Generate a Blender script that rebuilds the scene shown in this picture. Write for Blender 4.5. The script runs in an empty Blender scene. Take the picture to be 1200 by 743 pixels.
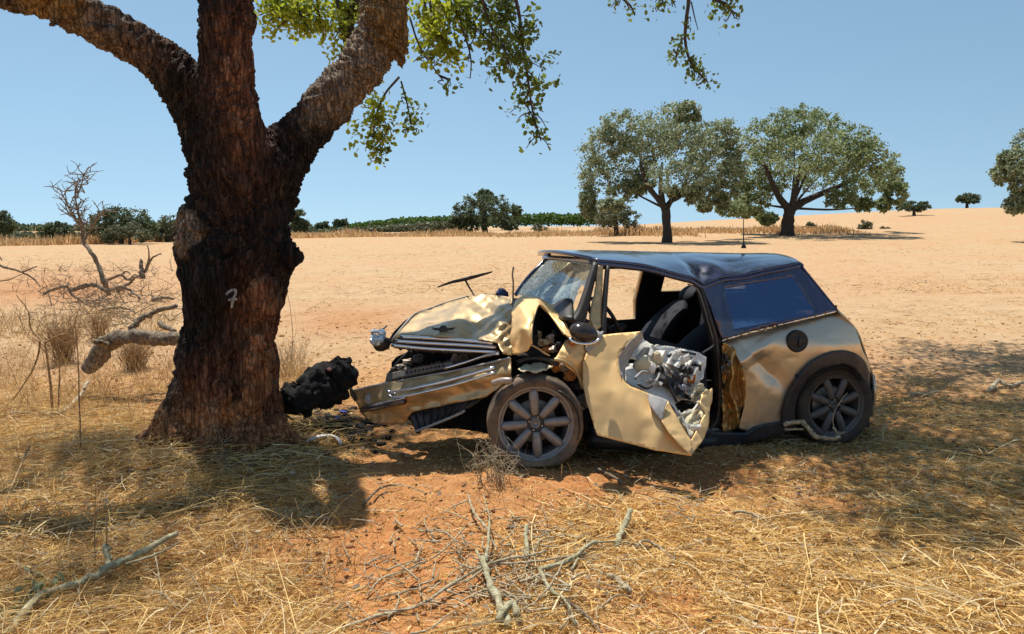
import bpy, bmesh, math, random
import numpy as np
from mathutils import Vector, Matrix, geometry
from mathutils.bvhtree import BVHTree
R = math.radians
random.seed(7)
rng = np.random.default_rng(11)
scene = bpy.context.scene
COL = scene.collection

# ------------------------------------------------------------------ camera
FPX, CX, CY, HZ = 890.0, 600.0, 371.5, 265.0
CAMH = 1.58
PITCH = math.atan((CY - HZ) / FPX)
cam_data = bpy.data.cameras.new('camera')
cam = bpy.data.objects.new('camera', cam_data)
COL.objects.link(cam)
cam.location = (0, 0, CAMH)
cam.rotation_euler = (math.pi / 2 - PITCH, 0, 0)
cam_data.sensor_width = 36.0
cam_data.lens = FPX / 1200.0 * 36.0
cam_data.clip_start = 0.05
cam_data.clip_end = 6000
scene.camera = cam

# ------------------------------------------------------------------ sky, sun, exposure
SUN_EL, SUN_H = R(69), (0.52, -0.854)          # light travels along SUN_H on the ground
world = bpy.data.worlds.new('World')
scene.world = world
world.use_nodes = True
wn = world.node_tree.nodes
wl = world.node_tree.links
sky = wn.new('ShaderNodeTexSky')
sky.sky_type = 'NISHITA'
sky.sun_disc = False
sky.sun_elevation = SUN_EL
sky.sun_rotation = math.atan2(-SUN_H[0], -SUN_H[1])
sky.altitude = 60
sky.air_density = 1.0
sky.dust_density = 0.3
sky.ozone_density = 1.6
# the haze-free blue goes on right down to the horizon in the photograph: the dome is read a little above the true height
tc = wn.new('ShaderNodeTexCoord'); mpn = wn.new('ShaderNodeMapping')
mpn.inputs['Location'].default_value = (0, 0, .145); mpn.inputs['Scale'].default_value = (1, 1, .85)
wl.new(tc.outputs['Generated'], mpn.inputs[0]); wl.new(mpn.outputs[0], sky.inputs[0])
hs = wn.new('ShaderNodeHueSaturation'); hs.inputs['Hue'].default_value = .482; hs.inputs['Saturation'].default_value = .95
wl.new(sky.outputs[0], hs.inputs['Color']); wl.new(hs.outputs[0], wn['Background'].inputs[0])
wn['Background'].inputs[1].default_value = 0.098
sd = bpy.data.lights.new('sun', 'SUN')
sd.energy = 4.6
sd.angle = R(0.5)
sd.color = (1.0, 0.94, 0.84)
sun = bpy.data.objects.new('sun', sd)
COL.objects.link(sun)
sun.rotation_euler = Vector((SUN_H[0] * math.cos(SUN_EL), SUN_H[1] * math.cos(SUN_EL), -math.sin(SUN_EL))).to_track_quat('-Z', 'Y').to_euler()
scene.view_settings.view_transform = 'Standard'
scene.view_settings.look = 'None'
scene.view_settings.exposure = 0.40
scene.view_settings.gamma = 1.0
scene.cycles.max_bounces = 7
scene.cycles.transparent_max_bounces = 10
scene.cycles.caustics_reflective = False
scene.cycles.caustics_refractive = False

# ------------------------------------------------------------------ helpers
def _hash(ix, iy, iz, seed):
    h = (ix * 374761393 + iy * 668265263 + iz * 2147483647 + seed * 974711) & 0xFFFFFFFF
    h = ((h ^ (h >> 13)) * 1274126177) & 0xFFFFFFFF
    h = ((h ^ (h >> 15)) * 2246822519) & 0xFFFFFFFF
    return ((h ^ (h >> 16)) & 0xFFFF) / 65535.0

def vn(x, y, z=0.0, seed=0):
    """smooth value noise, -1..1, vectorised"""
    x, y, z = np.broadcast_arrays(np.asarray(x, float), np.asarray(y, float), np.asarray(z, float))
    fx, fy, fz = np.floor(x), np.floor(y), np.floor(z)
    ix, iy, iz = fx.astype(np.int64), fy.astype(np.int64), fz.astype(np.int64)
    u, v, w = x - fx, y - fy, z - fz
    u = u * u * (3 - 2 * u); v = v * v * (3 - 2 * v); w = w * w * (3 - 2 * w)
    r = 0
    for a in (0, 1):
        for b in (0, 1):
            for c in (0, 1):
                r = r + _hash(ix + a, iy + b, iz + c, seed) * (u if a else 1 - u) * (v if b else 1 - v) * (w if c else 1 - w)
    return r * 2 - 1

def fbm(x, y, z=0.0, seed=0, octv=4):
    r, a = 0, 1.0
    for k in range(octv):
        r = r + a * vn(np.asarray(x) * 2 ** k, np.asarray(y) * 2 ** k, np.asarray(z) * 2 ** k, seed + k * 17)
        a *= 0.5
    return r / 1.6

def worley(x, y, z, seed=0):
    """distance to the nearest two cell points"""
    fx, fy, fz = np.floor(x), np.floor(y), np.floor(z)
    ix, iy, iz = fx.astype(np.int64), fy.astype(np.int64), fz.astype(np.int64)
    d1 = np.full(np.shape(x), 9.0); d2 = d1.copy()
    for a in (-1, 0, 1):
        for b in (-1, 0, 1):
            for c in (-1, 0, 1):
                jx, jy, jz = ix + a, iy + b, iz + c
                d = np.sqrt((jx + _hash(jx, jy, jz, seed) - x) ** 2 + (jy + _hash(jx, jy, jz, seed + 1) - y) ** 2 + (jz + _hash(jx, jy, jz, seed + 2) - z) ** 2)
                d2 = np.minimum(d2, np.maximum(d1, d)); d1 = np.minimum(d1, d)
    return d1, d2

def sstep(a, b, x):
    t = np.clip((np.asarray(x, float) - a) / (b - a), 0, 1)
    return t * t * (3 - 2 * t)

SA, CA = math.sin(PITCH), math.cos(PITCH)
def ray(px, py):
    u, v = (px - CX) / FPX, -(py - CY) / FPX
    return np.array((u, CA + v * SA, -SA + v * CA))

def P(px, py, Y):
    """the point of the scene seen at a picture place, Y metres away"""
    d = ray(px, py)
    t = Y / d[1]
    return np.array((d[0] * t, Y, CAMH + d[2] * t))

def proj(x, y, z):
    dy, dz = y, z - CAMH
    f = dy * CA - dz * SA
    up = dy * SA + dz * CA
    f = np.where(np.abs(f) < 1e-3, 1e-3, f)
    return CX + FPX * x / f, CY - FPX * up / f

# terrain -----------------------------------------------------------------
AZ = [-3, -0.3, 0.0, 0.11, 0.34, 0.50, 0.56, 0.674, 1.2, 3]
AH = [0.0, 0.0, 0.3, 1.4, 3.5, 4.8, 5.15, 5.4, 5.6, 5.6]
def terrain(x, y, fine=True):
    x = np.asarray(x, float); y = np.asarray(y, float)
    yy = np.maximum(y, 1.0)
    z = np.interp(x / yy, AZ, AH) * sstep(50, 160, y)
    near = np.exp(-((x / 14) ** 2 + ((y - 4) / 14) ** 2))
    z = z + 0.05 * fbm(x * 0.35, y * 0.35, 0, 3, 3) * (0.4 + near) + 0.05 * vn(x * .06, y * .06, 0, 5)
    z = z + 0.13 * np.exp(-(((x + 1.92) / 0.75) ** 2 + ((y - 5.05) / 0.55) ** 2))      # mound round the trunk
    z = z + 0.10 * np.exp(-(((x - 0.0) / 0.9) ** 2 + ((y - 4.3) / 0.5) ** 2))         # soil pushed up before the front wheel
    z = z - 0.06 * np.exp(-(((x - 1.3) / 0.45) ** 2 + ((y - 4.35) / 0.3) ** 2))
    z = z - 0.05 * np.exp(-(((x + 0.75) / 0.25) ** 2 + ((y - 3.4) / 0.45) ** 2))
    if fine:
        m = sstep(40, 8, y) * near
        z = z + m * (0.038 * fbm(x * 2.6, y * 2.6, 0, 21, 3) + 0.030 * np.abs(fbm(x * 8, y * 8, 0, 31, 3)))
    return z

def Gm(px, py):
    """where the picture ray meets the terrain"""
    d = ray(px, py)
    Y = np.concatenate([np.linspace(1.5, 40, 1600), np.geomspace(40, 900, 2500)])
    t = Y / d[1]
    dz = CAMH + d[2] * t - terrain(d[0] * t, Y)
    k = np.argmax(dz < 0)
    if dz[k] >= 0:
        k = len(Y) - 1
    return np.array((d[0] * t[k], Y[k], float(terrain(d[0] * t[k], Y[k]))))

def GmV(px, py):
    """the same for many places at once (near ground)"""
    u, v = (np.asarray(px) - CX) / FPX, -(np.asarray(py) - CY) / FPX
    dx, dy, dz = u, CA + v * SA, -SA + v * CA
    z = 0 * dx
    for _ in range(6):
        t = np.minimum((z - CAMH) / np.minimum(dz, -1e-4), 300)
        z = .5 * z + .5 * terrain(dx * t, dy * t)
    return np.stack([dx * t, dy * t, terrain(dx * t, dy * t)], 1)

# objects -----------------------------------------------------------------
def mesh_data(name, V, F, smooth=True):
    me = bpy.data.meshes.new(name)
    V = np.asarray(V, dtype=np.float32)
    if isinstance(F, np.ndarray):
        n, k = F.shape
        me.vertices.add(len(V)); me.vertices.foreach_set('co', V.ravel())
        me.loops.add(n * k); me.loops.foreach_set('vertex_index', F.astype(np.int32).ravel())
        me.polygons.add(n)
        me.polygons.foreach_set('loop_start', np.arange(0, n * k, k, dtype=np.int32))
        me.polygons.foreach_set('loop_total', np.full(n, k, dtype=np.int32))
        me.update(calc_edges=True)
    else:
        me.from_pydata([tuple(map(float, v)) for v in V], [], [tuple(int(i) for i in f) for f in F])
    me.validate()
    if smooth:
        me.polygons.foreach_set('use_smooth', np.ones(len(me.polygons), dtype=bool))
    me.update()
    return me

def obj(name, me, mat=None, parent=None, loc=(0, 0, 0)):
    o = bpy.data.objects.new(name, me)
    COL.objects.link(o)
    o.location = loc
    if mat and me is not None:
        me.materials.clear(); me.materials.append(mat)
    if parent:
        o.parent = parent
    return o

def tag(o, label=None, cat=None, group=None, kind=None):
    if label: o['label'] = label
    if cat: o['category'] = cat
    if group: o['group'] = group
    if kind: o['kind'] = kind
    return o

def empty(name, loc, label=None, cat=None, group=None):
    o = bpy.data.objects.new(name, None)
    COL.objects.link(o)
    o.empty_display_size = 0.2
    o.location = tuple(float(c) for c in loc)
    return tag(o, label, cat, group)

class MB:
    """collects pieces of one mesh"""
    def __init__(s): s.V, s.F, s.n = [], [], 0
    def add(s, V, F):
        V = np.asarray(V, float)
        s.F += [tuple(i + s.n for i in f) for f in F]
        s.V.append(V); s.n += len(V)
        return s
    def tube(s, pts, rad, seg=8, cap=True, wob=0.0, flat=1.0):
        pts = [np.asarray(p, float) for p in pts]
        n = len(pts)
        if np.isscalar(rad): rad = [rad] * n
        V, F = [], []
        nrm = None
        for i in range(n):
            t = pts[min(i + 1, n - 1)] - pts[max(i - 1, 0)]
            t = t / (np.linalg.norm(t) + 1e-9)
            if nrm is None:
                a = np.array((0, 0, 1.0)) if abs(t[2]) < 0.9 else np.array((1.0, 0, 0))
                nrm = np.cross(t, a)
            nrm = nrm - t * np.dot(nrm, t); nrm /= np.linalg.norm(nrm) + 1e-9
            b = np.cross(t, nrm)
            for k in range(seg):
                a = 2 * math.pi * k / seg
                r = rad[i] * (1 + (random.uniform(-wob, wob) if wob else 0))
                V.append(pts[i] + r * (math.cos(a) * nrm + math.sin(a) * b * flat))
        for i in range(n - 1):
            for k in range(seg):
                k2 = (k + 1) % seg
                F.append((i * seg + k, i * seg + k2, (i + 1) * seg + k2, (i + 1) * seg + k))
        if cap:
            F.append(tuple(range(seg))[::-1]); F.append(tuple((n - 1) * seg + k for k in range(seg)))
        return s.add(V, F)
    def box(s, c, size, M=None):
        c = np.asarray(c, float); h = np.asarray(size, float) / 2
        V = np.array([(x, y, z) for x in (-1, 1) for y in (-1, 1) for z in (-1, 1)], float) * h
        if M is not None: V = V @ np.asarray(M).T
        return s.add(V + c, [(0, 1, 3, 2), (4, 6, 7, 5), (0, 4, 5, 1), (2, 3, 7, 6), (0, 2, 6, 4), (1, 5, 7, 3)])
    def ball(s, c, r, seg=12, rings=8, M=None, noise=0.0, seed=0, freq=3.0):
        V, F = [], []
        r = np.array(r if hasattr(r, '__len__') else (r, r, r), float)
        for i in range(rings + 1):
            th = math.pi * i / rings
            for k in range(seg):
                ph = 2 * math.pi * k / seg
                V.append((math.sin(th) * math.cos(ph), math.sin(th) * math.sin(ph), math.cos(th)))
        V = np.array(V)
        if noise:
            V = V * (1 + noise * fbm(V[:, 0] * freq + seed, V[:, 1] * freq, V[:, 2] * freq, seed, 3))[:, None]
        V = V * r
        if M is not None: V = V @ np.asarray(M).T
        for i in range(rings):
            for k in range(seg):
                k2 = (k + 1) % seg
                F.append((i * seg + k, (i + 1) * seg + k, (i + 1) * seg + k2, i * seg + k2))
        return s.add(V + np.asarray(c, float), F)
    def lathe(s, prof, seg=48, axis='y', closed=False):
        V, F = [], []
        for (r, a) in prof:
            for k in range(seg):
                t = 2 * math.pi * k / seg
                V.append((r * math.cos(t), a, r * math.sin(t)))
        m = len(prof)
        for i in range(m if closed else m - 1):
            j = (i + 1) % m
            for k in range(seg):
                k2 = (k + 1) % seg
                F.append((i * seg + k, j * seg + k, j * seg + k2, i * seg + k2))
        return s.add(V, F)
    def build(s, name, mat=None, parent=None, smooth=True, origin=None, loc=(0, 0, 0)):
        V = np.concatenate(s.V)
        if origin is not None: V = V - np.asarray(origin, float)
        return obj(name, mesh_data(name, V, s.F, smooth), mat, parent, loc)

def crom(pts, n=6):
    """Catmull-Rom through points (any dimension)"""
    pts = [np.asarray(p, float) for p in pts]
    q = [2 * pts[0] - pts[1]] + pts + [2 * pts[-1] - pts[-2]]
    out = []
    for i in range(1, len(q) - 2):
        for k in range(n):
            t = k / n
            out.append(0.5 * (2 * q[i] + (q[i + 1] - q[i - 1]) * t + (2 * q[i - 1] - 5 * q[i] + 4 * q[i + 1] - q[i + 2]) * t * t
                              + (3 * q[i] - q[i - 1] - 3 * q[i + 1] + q[i + 2]) * t ** 3))
    out.append(pts[-1])
    return out

# materials ---------------------------------------------------------------
class Mat:
    def __init__(s, name):
        s.m = bpy.data.materials.new(name); s.m.use_nodes = True
        s.t = s.m.node_tree; s.n = s.t.nodes; s.b = s.n['Principled BSDF']; s.out = s.n['Material Output']
    def new(s, typ, **kw):
        n = s.n.new(typ)
        for k, v in kw.items():
            if k in n.inputs: n.inputs[k].default_value = v
            else: setattr(n, k, v)
        return n
    def link(s, a, b): s.t.links.new(a, b); return s
    def set(s, **kw):
        for k, v in kw.items():
            k = k.replace('_', ' ')
            s.b.inputs[k].default_value = v
        return s
    def coord(s, scale=(1, 1, 1)):
        g = s.new('ShaderNodeTexCoord'); mp = s.new('ShaderNodeMapping'); mp.inputs['Scale'].default_value = scale
        s.link(g.outputs['Object'], mp.inputs[0]); return mp.outputs[0]
    def noise(s, vec, scale, detail=5, rough=.6, dist=0):
        n = s.new('ShaderNodeTexNoise'); n.inputs['Scale'].default_value = scale; n.inputs['Detail'].default_value = detail
        n.inputs['Roughness'].default_value = rough; n.inputs['Distortion'].default_value = dist
        s.link(vec, n.inputs['Vector']); return n.outputs['Fac']
    def ramp(s, fac, stops, interp='LINEAR'):
        r = s.new('ShaderNodeValToRGB'); r.color_ramp.interpolation = interp
        e = r.color_ramp.elements
        while len(e) < len(stops): e.new(0.5)
        for i, (p, c) in enumerate(stops):
            e[i].position = p
            e[i].color = (c, c, c, 1) if np.isscalar(c) else (*c, 1)
        s.link(fac, r.inputs[0]); return r.outputs[0]
    def mix(s, fac, a, b, blend='MIX'):
        m = s.new('ShaderNodeMix'); m.data_type = 'RGBA'; m.blend_type = blend
        for v, i in ((fac, 0), (a, 6), (b, 7)):
            if hasattr(v, 'is_linked'): s.link(v, m.inputs[i])
            elif i == 0: m.inputs[0].default_value = v
            else: m.inputs[i].default_value = (*v, 1)
        return m.outputs[2]
    def bump(s, h, strength=.5, dist=.01):
        b = s.new('ShaderNodeBump'); b.inputs['Strength'].default_value = strength; b.inputs['Distance'].default_value = dist
        s.link(h, b.inputs['Height']); s.link(b.outputs[0], s.b.inputs['Normal']); return s
    def color(s, c): s.link(c, s.b.inputs['Base Color']); return s

def simple(name, col, rough=.6, metal=0.0, var=.25, scale=30, bump=0.0, dust=0.0, spec=.5):
    m = Mat(name); v = m.coord(); n = m.noise(v, scale, 4)
    c = m.ramp(n, [(0.3, tuple(x * (1 - var) for x in col)), (0.7, tuple(min(1, x * (1 + var)) for x in col))])
    m.set(Roughness=rough, Metallic=metal)
    m.b.inputs['Specular IOR Level'].default_value = spec
    if dust:
        d = m.ramp(m.noise(v, 5, 6, .7), [(0.35, 0.0), (0.75, dust)])
        c = m.mix(d, c, (0.42, 0.27, 0.15))
        m.link(m.mix(d, (rough,) * 3, (.9,) * 3), m.b.inputs['Roughness'])
        if metal: m.link(m.mix(d, (metal,) * 3, (0,) * 3), m.b.inputs['Metallic'])
    m.color(c)
    if bump: m.bump(m.noise(v, scale * 2, 5), bump, .01)
    return m.m

def leaf_mat(name, a, b, c, trans=.35, tcol=None):
    m = Mat(name)
    g = m.new('ShaderNodeNewGeometry')
    col = m.ramp(g.outputs['Random Per Island'], [(0.0, a), (0.55, b), (1.0, c)])
    m.color(col); m.set(Roughness=.55)
    m.b.inputs['Specular IOR Level'].default_value = .35
    t = m.new('ShaderNodeBsdfTranslucent')
    if tcol: t.inputs[0].default_value = (*tcol, 1)
    else: m.link(col, t.inputs[0])
    mx = m.new('ShaderNodeMixShader'); mx.inputs[0].default_value = trans
    m.link(m.b.outputs[0], mx.inputs[1]); m.link(t.outputs[0], mx.inputs[2]); m.link(mx.outputs[0], m.out.inputs[0])
    return m.m

def straw_mat(name, stops, rough=.65):
    m = Mat(name); g = m.new('ShaderNodeNewGeometry')
    m.color(m.ramp(g.outputs['Random Per Island'], stops)); m.set(Roughness=rough)
    m.b.inputs['Specular IOR Level'].default_value = .3
    t = m.new('ShaderNodeBsdfTranslucent'); m.link(m.b.inputs['Base Color'].links[0].from_socket, t.inputs[0])
    mx = m.new('ShaderNodeMixShader'); mx.inputs[0].default_value = .36
    m.link(m.b.outputs[0], mx.inputs[1]); m.link(t.outputs[0], mx.inputs[2]); m.link(mx.outputs[0], m.out.inputs[0])
    return m.m

def rot_rand(n):
    q = rng.normal(size=(n, 4)); q /= np.linalg.norm(q, axis=1)[:, None]
    w, x, y, z = q.T
    return np.stack([np.stack([1 - 2 * (y * y + z * z), 2 * (x * y - z * w), 2 * (x * z + y * w)], 1),
                     np.stack([2 * (x * y + z * w), 1 - 2 * (x * x + z * z), 2 * (y * z - x * w)], 1),
                     np.stack([2 * (x * z - y * w), 2 * (y * z + x * w), 1 - 2 * (x * x + y * y)], 1)], 1)

LEAF = np.array([(0, 0, 0), (.35, .30, .05), (.75, .26, .04), (1, 0, -.06), (.75, -.26, .04), (.35, -.30, .05)], float)
def leaves(pos, size, wide=1.0):
    """oval folded leaves (6 verts, 2 quads) at positions -> V, F"""
    n = len(pos)
    T = LEAF * np.array((1, wide, 1))
    Rm = rot_rand(n)
    sz = size * rng.uniform(.65, 1.3, n)
    V = np.einsum('nij,kj->nki', Rm, T) * sz[:, None, None] + np.asarray(pos)[:, None, :]
    base = np.arange(n)[:, None] * 6
    F = np.concatenate([base + np.array([[0, 1, 2, 3]]), base + np.array([[0, 3, 4, 5]])])
    return V.reshape(-1, 3), F

def blades(pos, dirs, length, width, curve, seg=3):
    """curved ribbons: start pos, unit direction (n,3), sag/curve vector (n,3)"""
    n = len(pos)
    side = np.cross(dirs, rng.normal(size=(n, 3))); side /= np.linalg.norm(side, axis=1)[:, None] + 1e-9
    V = np.empty((n, (seg + 1) * 2, 3))
    for k in range(seg + 1):
        t = k / seg
        c = pos + dirs * (length * t)[:, None] + curve * (t * t * length)[:, None]
        w = (width * (1 - .55 * t) / 2)[:, None]
        V[:, 2 * k] = c - side * w; V[:, 2 * k + 1] = c + side * w
    m = (seg + 1) * 2
    b = np.arange(n)[:, None] * m
    F = np.concatenate([b + np.array([[2 * k, 2 * k + 1, 2 * k + 3, 2 * k + 2]]) for k in range(seg)])
    return V.reshape(-1, 3), F
# ------------------------------------------------------------------ the ground
def bl(px, py, cx, cy, rx, ry):
    return np.exp(-(((px - cx) / rx) ** 2 + ((py - cy) / ry) ** 2))

def cover_px(px, py):
    """how thickly dry straw lies (0..1), laid out over the ground as one sees it"""
    c = 0.16 + 0.0 * px
    c = c + 0.75 * sstep(440, 330, px) * sstep(430, 500, py)
    c = c + 0.62 * sstep(560, 700, px + (py - 620) * .5) * sstep(560, 640, py)
    c = c + 0.45 * sstep(830, 930, px) * sstep(430, 520, py)
    c = c + 0.40 * bl(px, py, 590, 560, 70, 30)
    c = c + 0.30 * bl(px, py, 560, 640, 90, 40)
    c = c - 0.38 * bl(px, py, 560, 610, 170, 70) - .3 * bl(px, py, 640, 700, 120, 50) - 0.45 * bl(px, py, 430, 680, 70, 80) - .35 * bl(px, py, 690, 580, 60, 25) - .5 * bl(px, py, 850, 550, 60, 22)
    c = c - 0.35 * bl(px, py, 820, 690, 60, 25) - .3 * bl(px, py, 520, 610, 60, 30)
    return np.clip(c, 0.03, 1)

def cover(x, y):
    px, py = proj(x, y, 0 * x)
    c = np.where(y > 1.2, cover_px(px, py), .5)
    n = fbm(x * 1.7, y * 1.7, 0, 77, 4) + .7 * fbm(x * 5.5, y * 5.5, 0, 78, 3)
    return np.clip(c * (1 + 1.15 * n), 0.0, 1)

def axis(lo, hi, step, far, n):
    a = np.arange(lo, hi, step)
    g = np.geomspace(step, far, n)
    return a, g
xa = np.arange(-5.6, 5.8, .045); g = np.cumsum(np.geomspace(.05, 330, 70))
xs = np.concatenate([-5.6 - g[::-1], xa, xa[-1] + g])
ya = np.arange(1.9, 9.6, .04)
ys = np.concatenate([1.9 - np.cumsum(np.geomspace(.06, 14, 26))[::-1], ya, ya[-1] + np.cumsum(np.geomspace(.05, 260, 110))])
Xg, Yg = np.meshgrid(xs, ys)
Zg = terrain(Xg, Yg)
nx, ny = len(xs), len(ys)
idx = np.arange(nx * ny).reshape(ny, nx)
Fg = np.stack([idx[:-1, :-1], idx[:-1, 1:], idx[1:, 1:], idx[1:, :-1]], -1).reshape(-1, 4)
gm = mesh_data('ground', np.stack([Xg, Yg, Zg], -1).reshape(-1, 3), Fg)
def attr(me, name, vals):
    a = me.attributes.new(name, 'FLOAT', 'POINT'); a.data.foreach_set('value', np.asarray(vals, np.float32).ravel())
pxg, pyg = proj(Xg, Yg, Zg)
attr(gm, 'straw', cover(Xg, Yg))
attr(gm, 'field', sstep(6.0, 13, Yg + .5 * np.abs(Xg) + 1.2 * fbm(Xg * .5, Yg * .5, 0, 4, 3)))
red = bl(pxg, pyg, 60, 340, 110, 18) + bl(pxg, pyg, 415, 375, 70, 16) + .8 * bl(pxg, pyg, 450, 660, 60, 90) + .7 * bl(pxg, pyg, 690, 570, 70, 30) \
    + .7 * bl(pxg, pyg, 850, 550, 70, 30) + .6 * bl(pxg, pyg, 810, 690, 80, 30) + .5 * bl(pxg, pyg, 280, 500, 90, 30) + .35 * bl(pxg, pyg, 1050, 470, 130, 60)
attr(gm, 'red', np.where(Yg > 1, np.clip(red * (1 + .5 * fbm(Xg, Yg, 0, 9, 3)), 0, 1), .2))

attr(gm, 'char_shade', np.where(Yg > 1, np.clip((1.1 * bl(pxg, pyg, 378, 496, 46, 20) + .9 * bl(pxg, pyg, 250, 534, 75, 11) + .6 * bl(pxg, pyg, 300, 545, 40, 12)) * (1 + .8 * fbm(Xg * 6, Yg * 6, 0, 15, 3)), 0, 1), 0))  # char by the log; at the trunk foot shade is painted in
m = Mat('ground_soil')
def at(m, name):
    a = m.new('ShaderNodeAttribute'); a.attribute_name = name; return a.outputs['Fac']
v = m.coord()
n1 = m.noise(v, 1.3, 6, .65); n2 = m.noise(v, 9, 6, .7); n3 = m.noise(v, 60, 4, .7); n4 = m.noise(v, .12, 5, .6)
soil = m.ramp(n2, [(0.25, (.27, .105, .038)), (0.55, (.48, .215, .082)), (0.8, (.64, .335, .145))])
redsoil = m.ramp(n2, [(0.25, (.26, .085, .027)), (0.55, (.46, .175, .058)), (0.8, (.60, .27, .10))])
near = m.mix(at(m, 'red'), soil, redsoil)
chaff = m.ramp(n3, [(0.3, (.26, .125, .045)), (0.5, (.56, .34, .13)), (0.72, (.80, .58, .29))])
sf = m.new('ShaderNodeMath', operation='MULTIPLY_ADD'); m.link(at(m, 'straw'), sf.inputs[0]); sf.inputs[1].default_value = .75
nn = m.new('ShaderNodeMath', operation='SUBTRACT'); m.link(n3, nn.inputs[0]); nn.inputs[1].default_value = .38
m.link(nn.outputs[0], sf.inputs[2]); sf.use_clamp = True
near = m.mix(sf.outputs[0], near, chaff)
fld = m.ramp(n1, [(0.2, (.36, .23, .12)), (0.5, (.48, .335, .19)), (0.8, (.58, .43, .265))])
fld = m.mix(m.ramp(n4, [(0.38, 0.0), (0.62, .75)]), fld, (.50, .305, .165))
fld = m.mix(m.ramp(m.noise(v, 7, 5, .75), [(0.50, 0.0), (0.68, .55)]), fld, (.33, .165, .07))
fld = m.mix(m.ramp(m.noise(m.coord((1, .25, 1)), 1.1, 6, .8), [(0.52, 0.0), (0.72, .5)]), fld, (.44, .235, .11))
redf = m.mix(n2, (.33, .13, .05), (.52, .24, .10))
rm = m.new('ShaderNodeMath', operation='MULTIPLY'); m.link(at(m, 'red'), rm.inputs[0]); rm.inputs[1].default_value = .75
fld = m.mix(rm.outputs[0], fld, redf)
m.color(m.mix(at(m, 'char_shade'), m.mix(at(m, 'field'), near, fld), (.022, .016, .012))); m.set(Roughness=.95)
m.b.inputs['Specular IOR Level'].default_value = .15
bm_ = m.mix(.5, n2, n3)
m.bump(bm_, .9, .03)
GROUND = m.m
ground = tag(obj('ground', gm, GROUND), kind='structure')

# straw, stalks and chaff: nobody could count it ------------------------------
STRAW = straw_mat('straw', [(0, (.26, .13, .045)), (.2, (.52, .30, .095)), (.5, (.80, .53, .18)), (.8, (.90, .68, .30)), (.93, (.88, .76, .50)), (1, (.52, .46, .38))])
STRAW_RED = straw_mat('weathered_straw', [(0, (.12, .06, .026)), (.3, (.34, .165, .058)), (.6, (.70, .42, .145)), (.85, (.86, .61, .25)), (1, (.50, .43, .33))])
def scatter(n, y0, y1, spread=.78):
    """random ground points weighted to what lies near"""
    y = y0 + (y1 - y0) * rng.random(n) ** 1.25
    x = (rng.random(n) * 2 - 1) * spread * (y + .35)
    return x, y
def straw_layer(name, n, y0, y1, L, W, up, hmax, mat, wfun, curl=.5, spread=.78, drop=.0):
    x, y = scatter(n, y0, y1, spread)
    w = wfun(x, y)
    k = rng.random(n) < w
    x, y = x[k], y[k]; n = len(x)
    z = terrain(x, y) + rng.random(n) ** 2 * hmax * np.clip(cover(x, y), .15, 1) + .004
    th = rng.random(n) * 2 * math.pi
    el = np.abs(rng.normal(0, up, n)) - drop
    d = np.stack([np.cos(th) * np.cos(el), np.sin(th) * np.cos(el), np.sin(el)], 1)
    l = L * rng.lognormal(0, .5, n)
    cv = rng.normal(0, curl, (n, 3)); cv[:, 2] = -np.abs(cv[:, 2]) * .25 - np.maximum(0, np.sin(el)) * .8
    V, F = blades(np.stack([x, y, z], 1), d, l, W * rng.uniform(.6, 1.4, n), cv)
    # nothing sinks under the soil
    V[:, 2] = np.maximum(V[:, 2], terrain(V[:, 0], V[:, 1], False) + .008 + 0.012 * rng.random(len(V)))
    return tag(obj(name, mesh_data(name, V, F, False), mat), kind='stuff')
full = lambda x, y: cover(x, y)
def leftw(x, y):
    px, py = proj(x, y, 0 * x); return cover(x, y) * sstep(470, 360, px)
def rightw(x, y):
    px, py = proj(x, y, 0 * x); return cover(x, y) * sstep(560, 700, px) * sstep(540, 600, py)
straw_layer('straw_litter', 120000, 2.4, 8.5, .055, .0042, .14, .025, STRAW, full)
straw_layer('long_straw', 11000, 2.3, 7.5, .15, .0040, .16, .05, STRAW, full, .35)
straw_layer('weathered_straw', 64000, 2.4, 7.5, .085, .0034, .45, .10, STRAW_RED, leftw, .9)
straw_layer('tangled_straw', 60000, 2.4, 6.6, .095, .0036, .5, .13, STRAW, leftw, 1.0)
straw_layer('yellow_straw', 40000, 2.4, 5.2, .065, .0068, .2, .05, STRAW, rightw, .3)
straw_layer('stubble', 40000, 6.5, 24, .07, .007, .6, .01, STRAW_RED, lambda x, y: .25 + .75 * sstep(-.1, .35, fbm(x * .8, y * .8, 0, 61, 3)), .3)
straw_layer('stubble', 34000, 18, 70, .13, .016, .7, .01, STRAW_RED, lambda x, y: .2 + .8 * sstep(-.1, .35, fbm(x * .3, y * .15, 0, 62, 3)), .3)
straw_layer('chaff', 130000, 2.4, 7.0, .020, .0042, .2, .03, STRAW, lambda x, y: .25 + .75 * cover(x, y), .2)
BRIGHT = straw_mat('pale_straw', [(0, (.62, .40, .14)), (.5, (.86, .64, .29)), (1, (.92, .80, .52))])
straw_layer('loose_stalks', 9000, 2.3, 7.0, .17, .0052, .22, .09, BRIGHT, full, .25)
straw_layer('loose_stalks', 9000, 2.3, 6.0, .10, .0058, .35, .12, BRIGHT, leftw, .5)
straw_layer('broken_straw', 36000, 2.4, 6.5, .04, .0075, .2, .03, STRAW, full, .2)
lx, ly = scatter(5200, 2.4, 9.5, .85)
lp_, lq_ = proj(lx, ly, 0 * lx); kk = rng.random(5200) < (.12 + .9 * bl(lp_, lq_, 260, 560, 220, 120) + .9 * bl(lp_, lq_, 1050, 520, 220, 110))
lp = np.stack([lx, ly, terrain(lx, ly) + .02 + .02 * rng.random(5200)], 1)[kk]
LITTER = leaf_mat('dead_leaf', (.10, .065, .04), (.22, .145, .085), (.38, .29, .19), .1)
lV, lF = leaves(lp, .035, 1.1)
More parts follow.
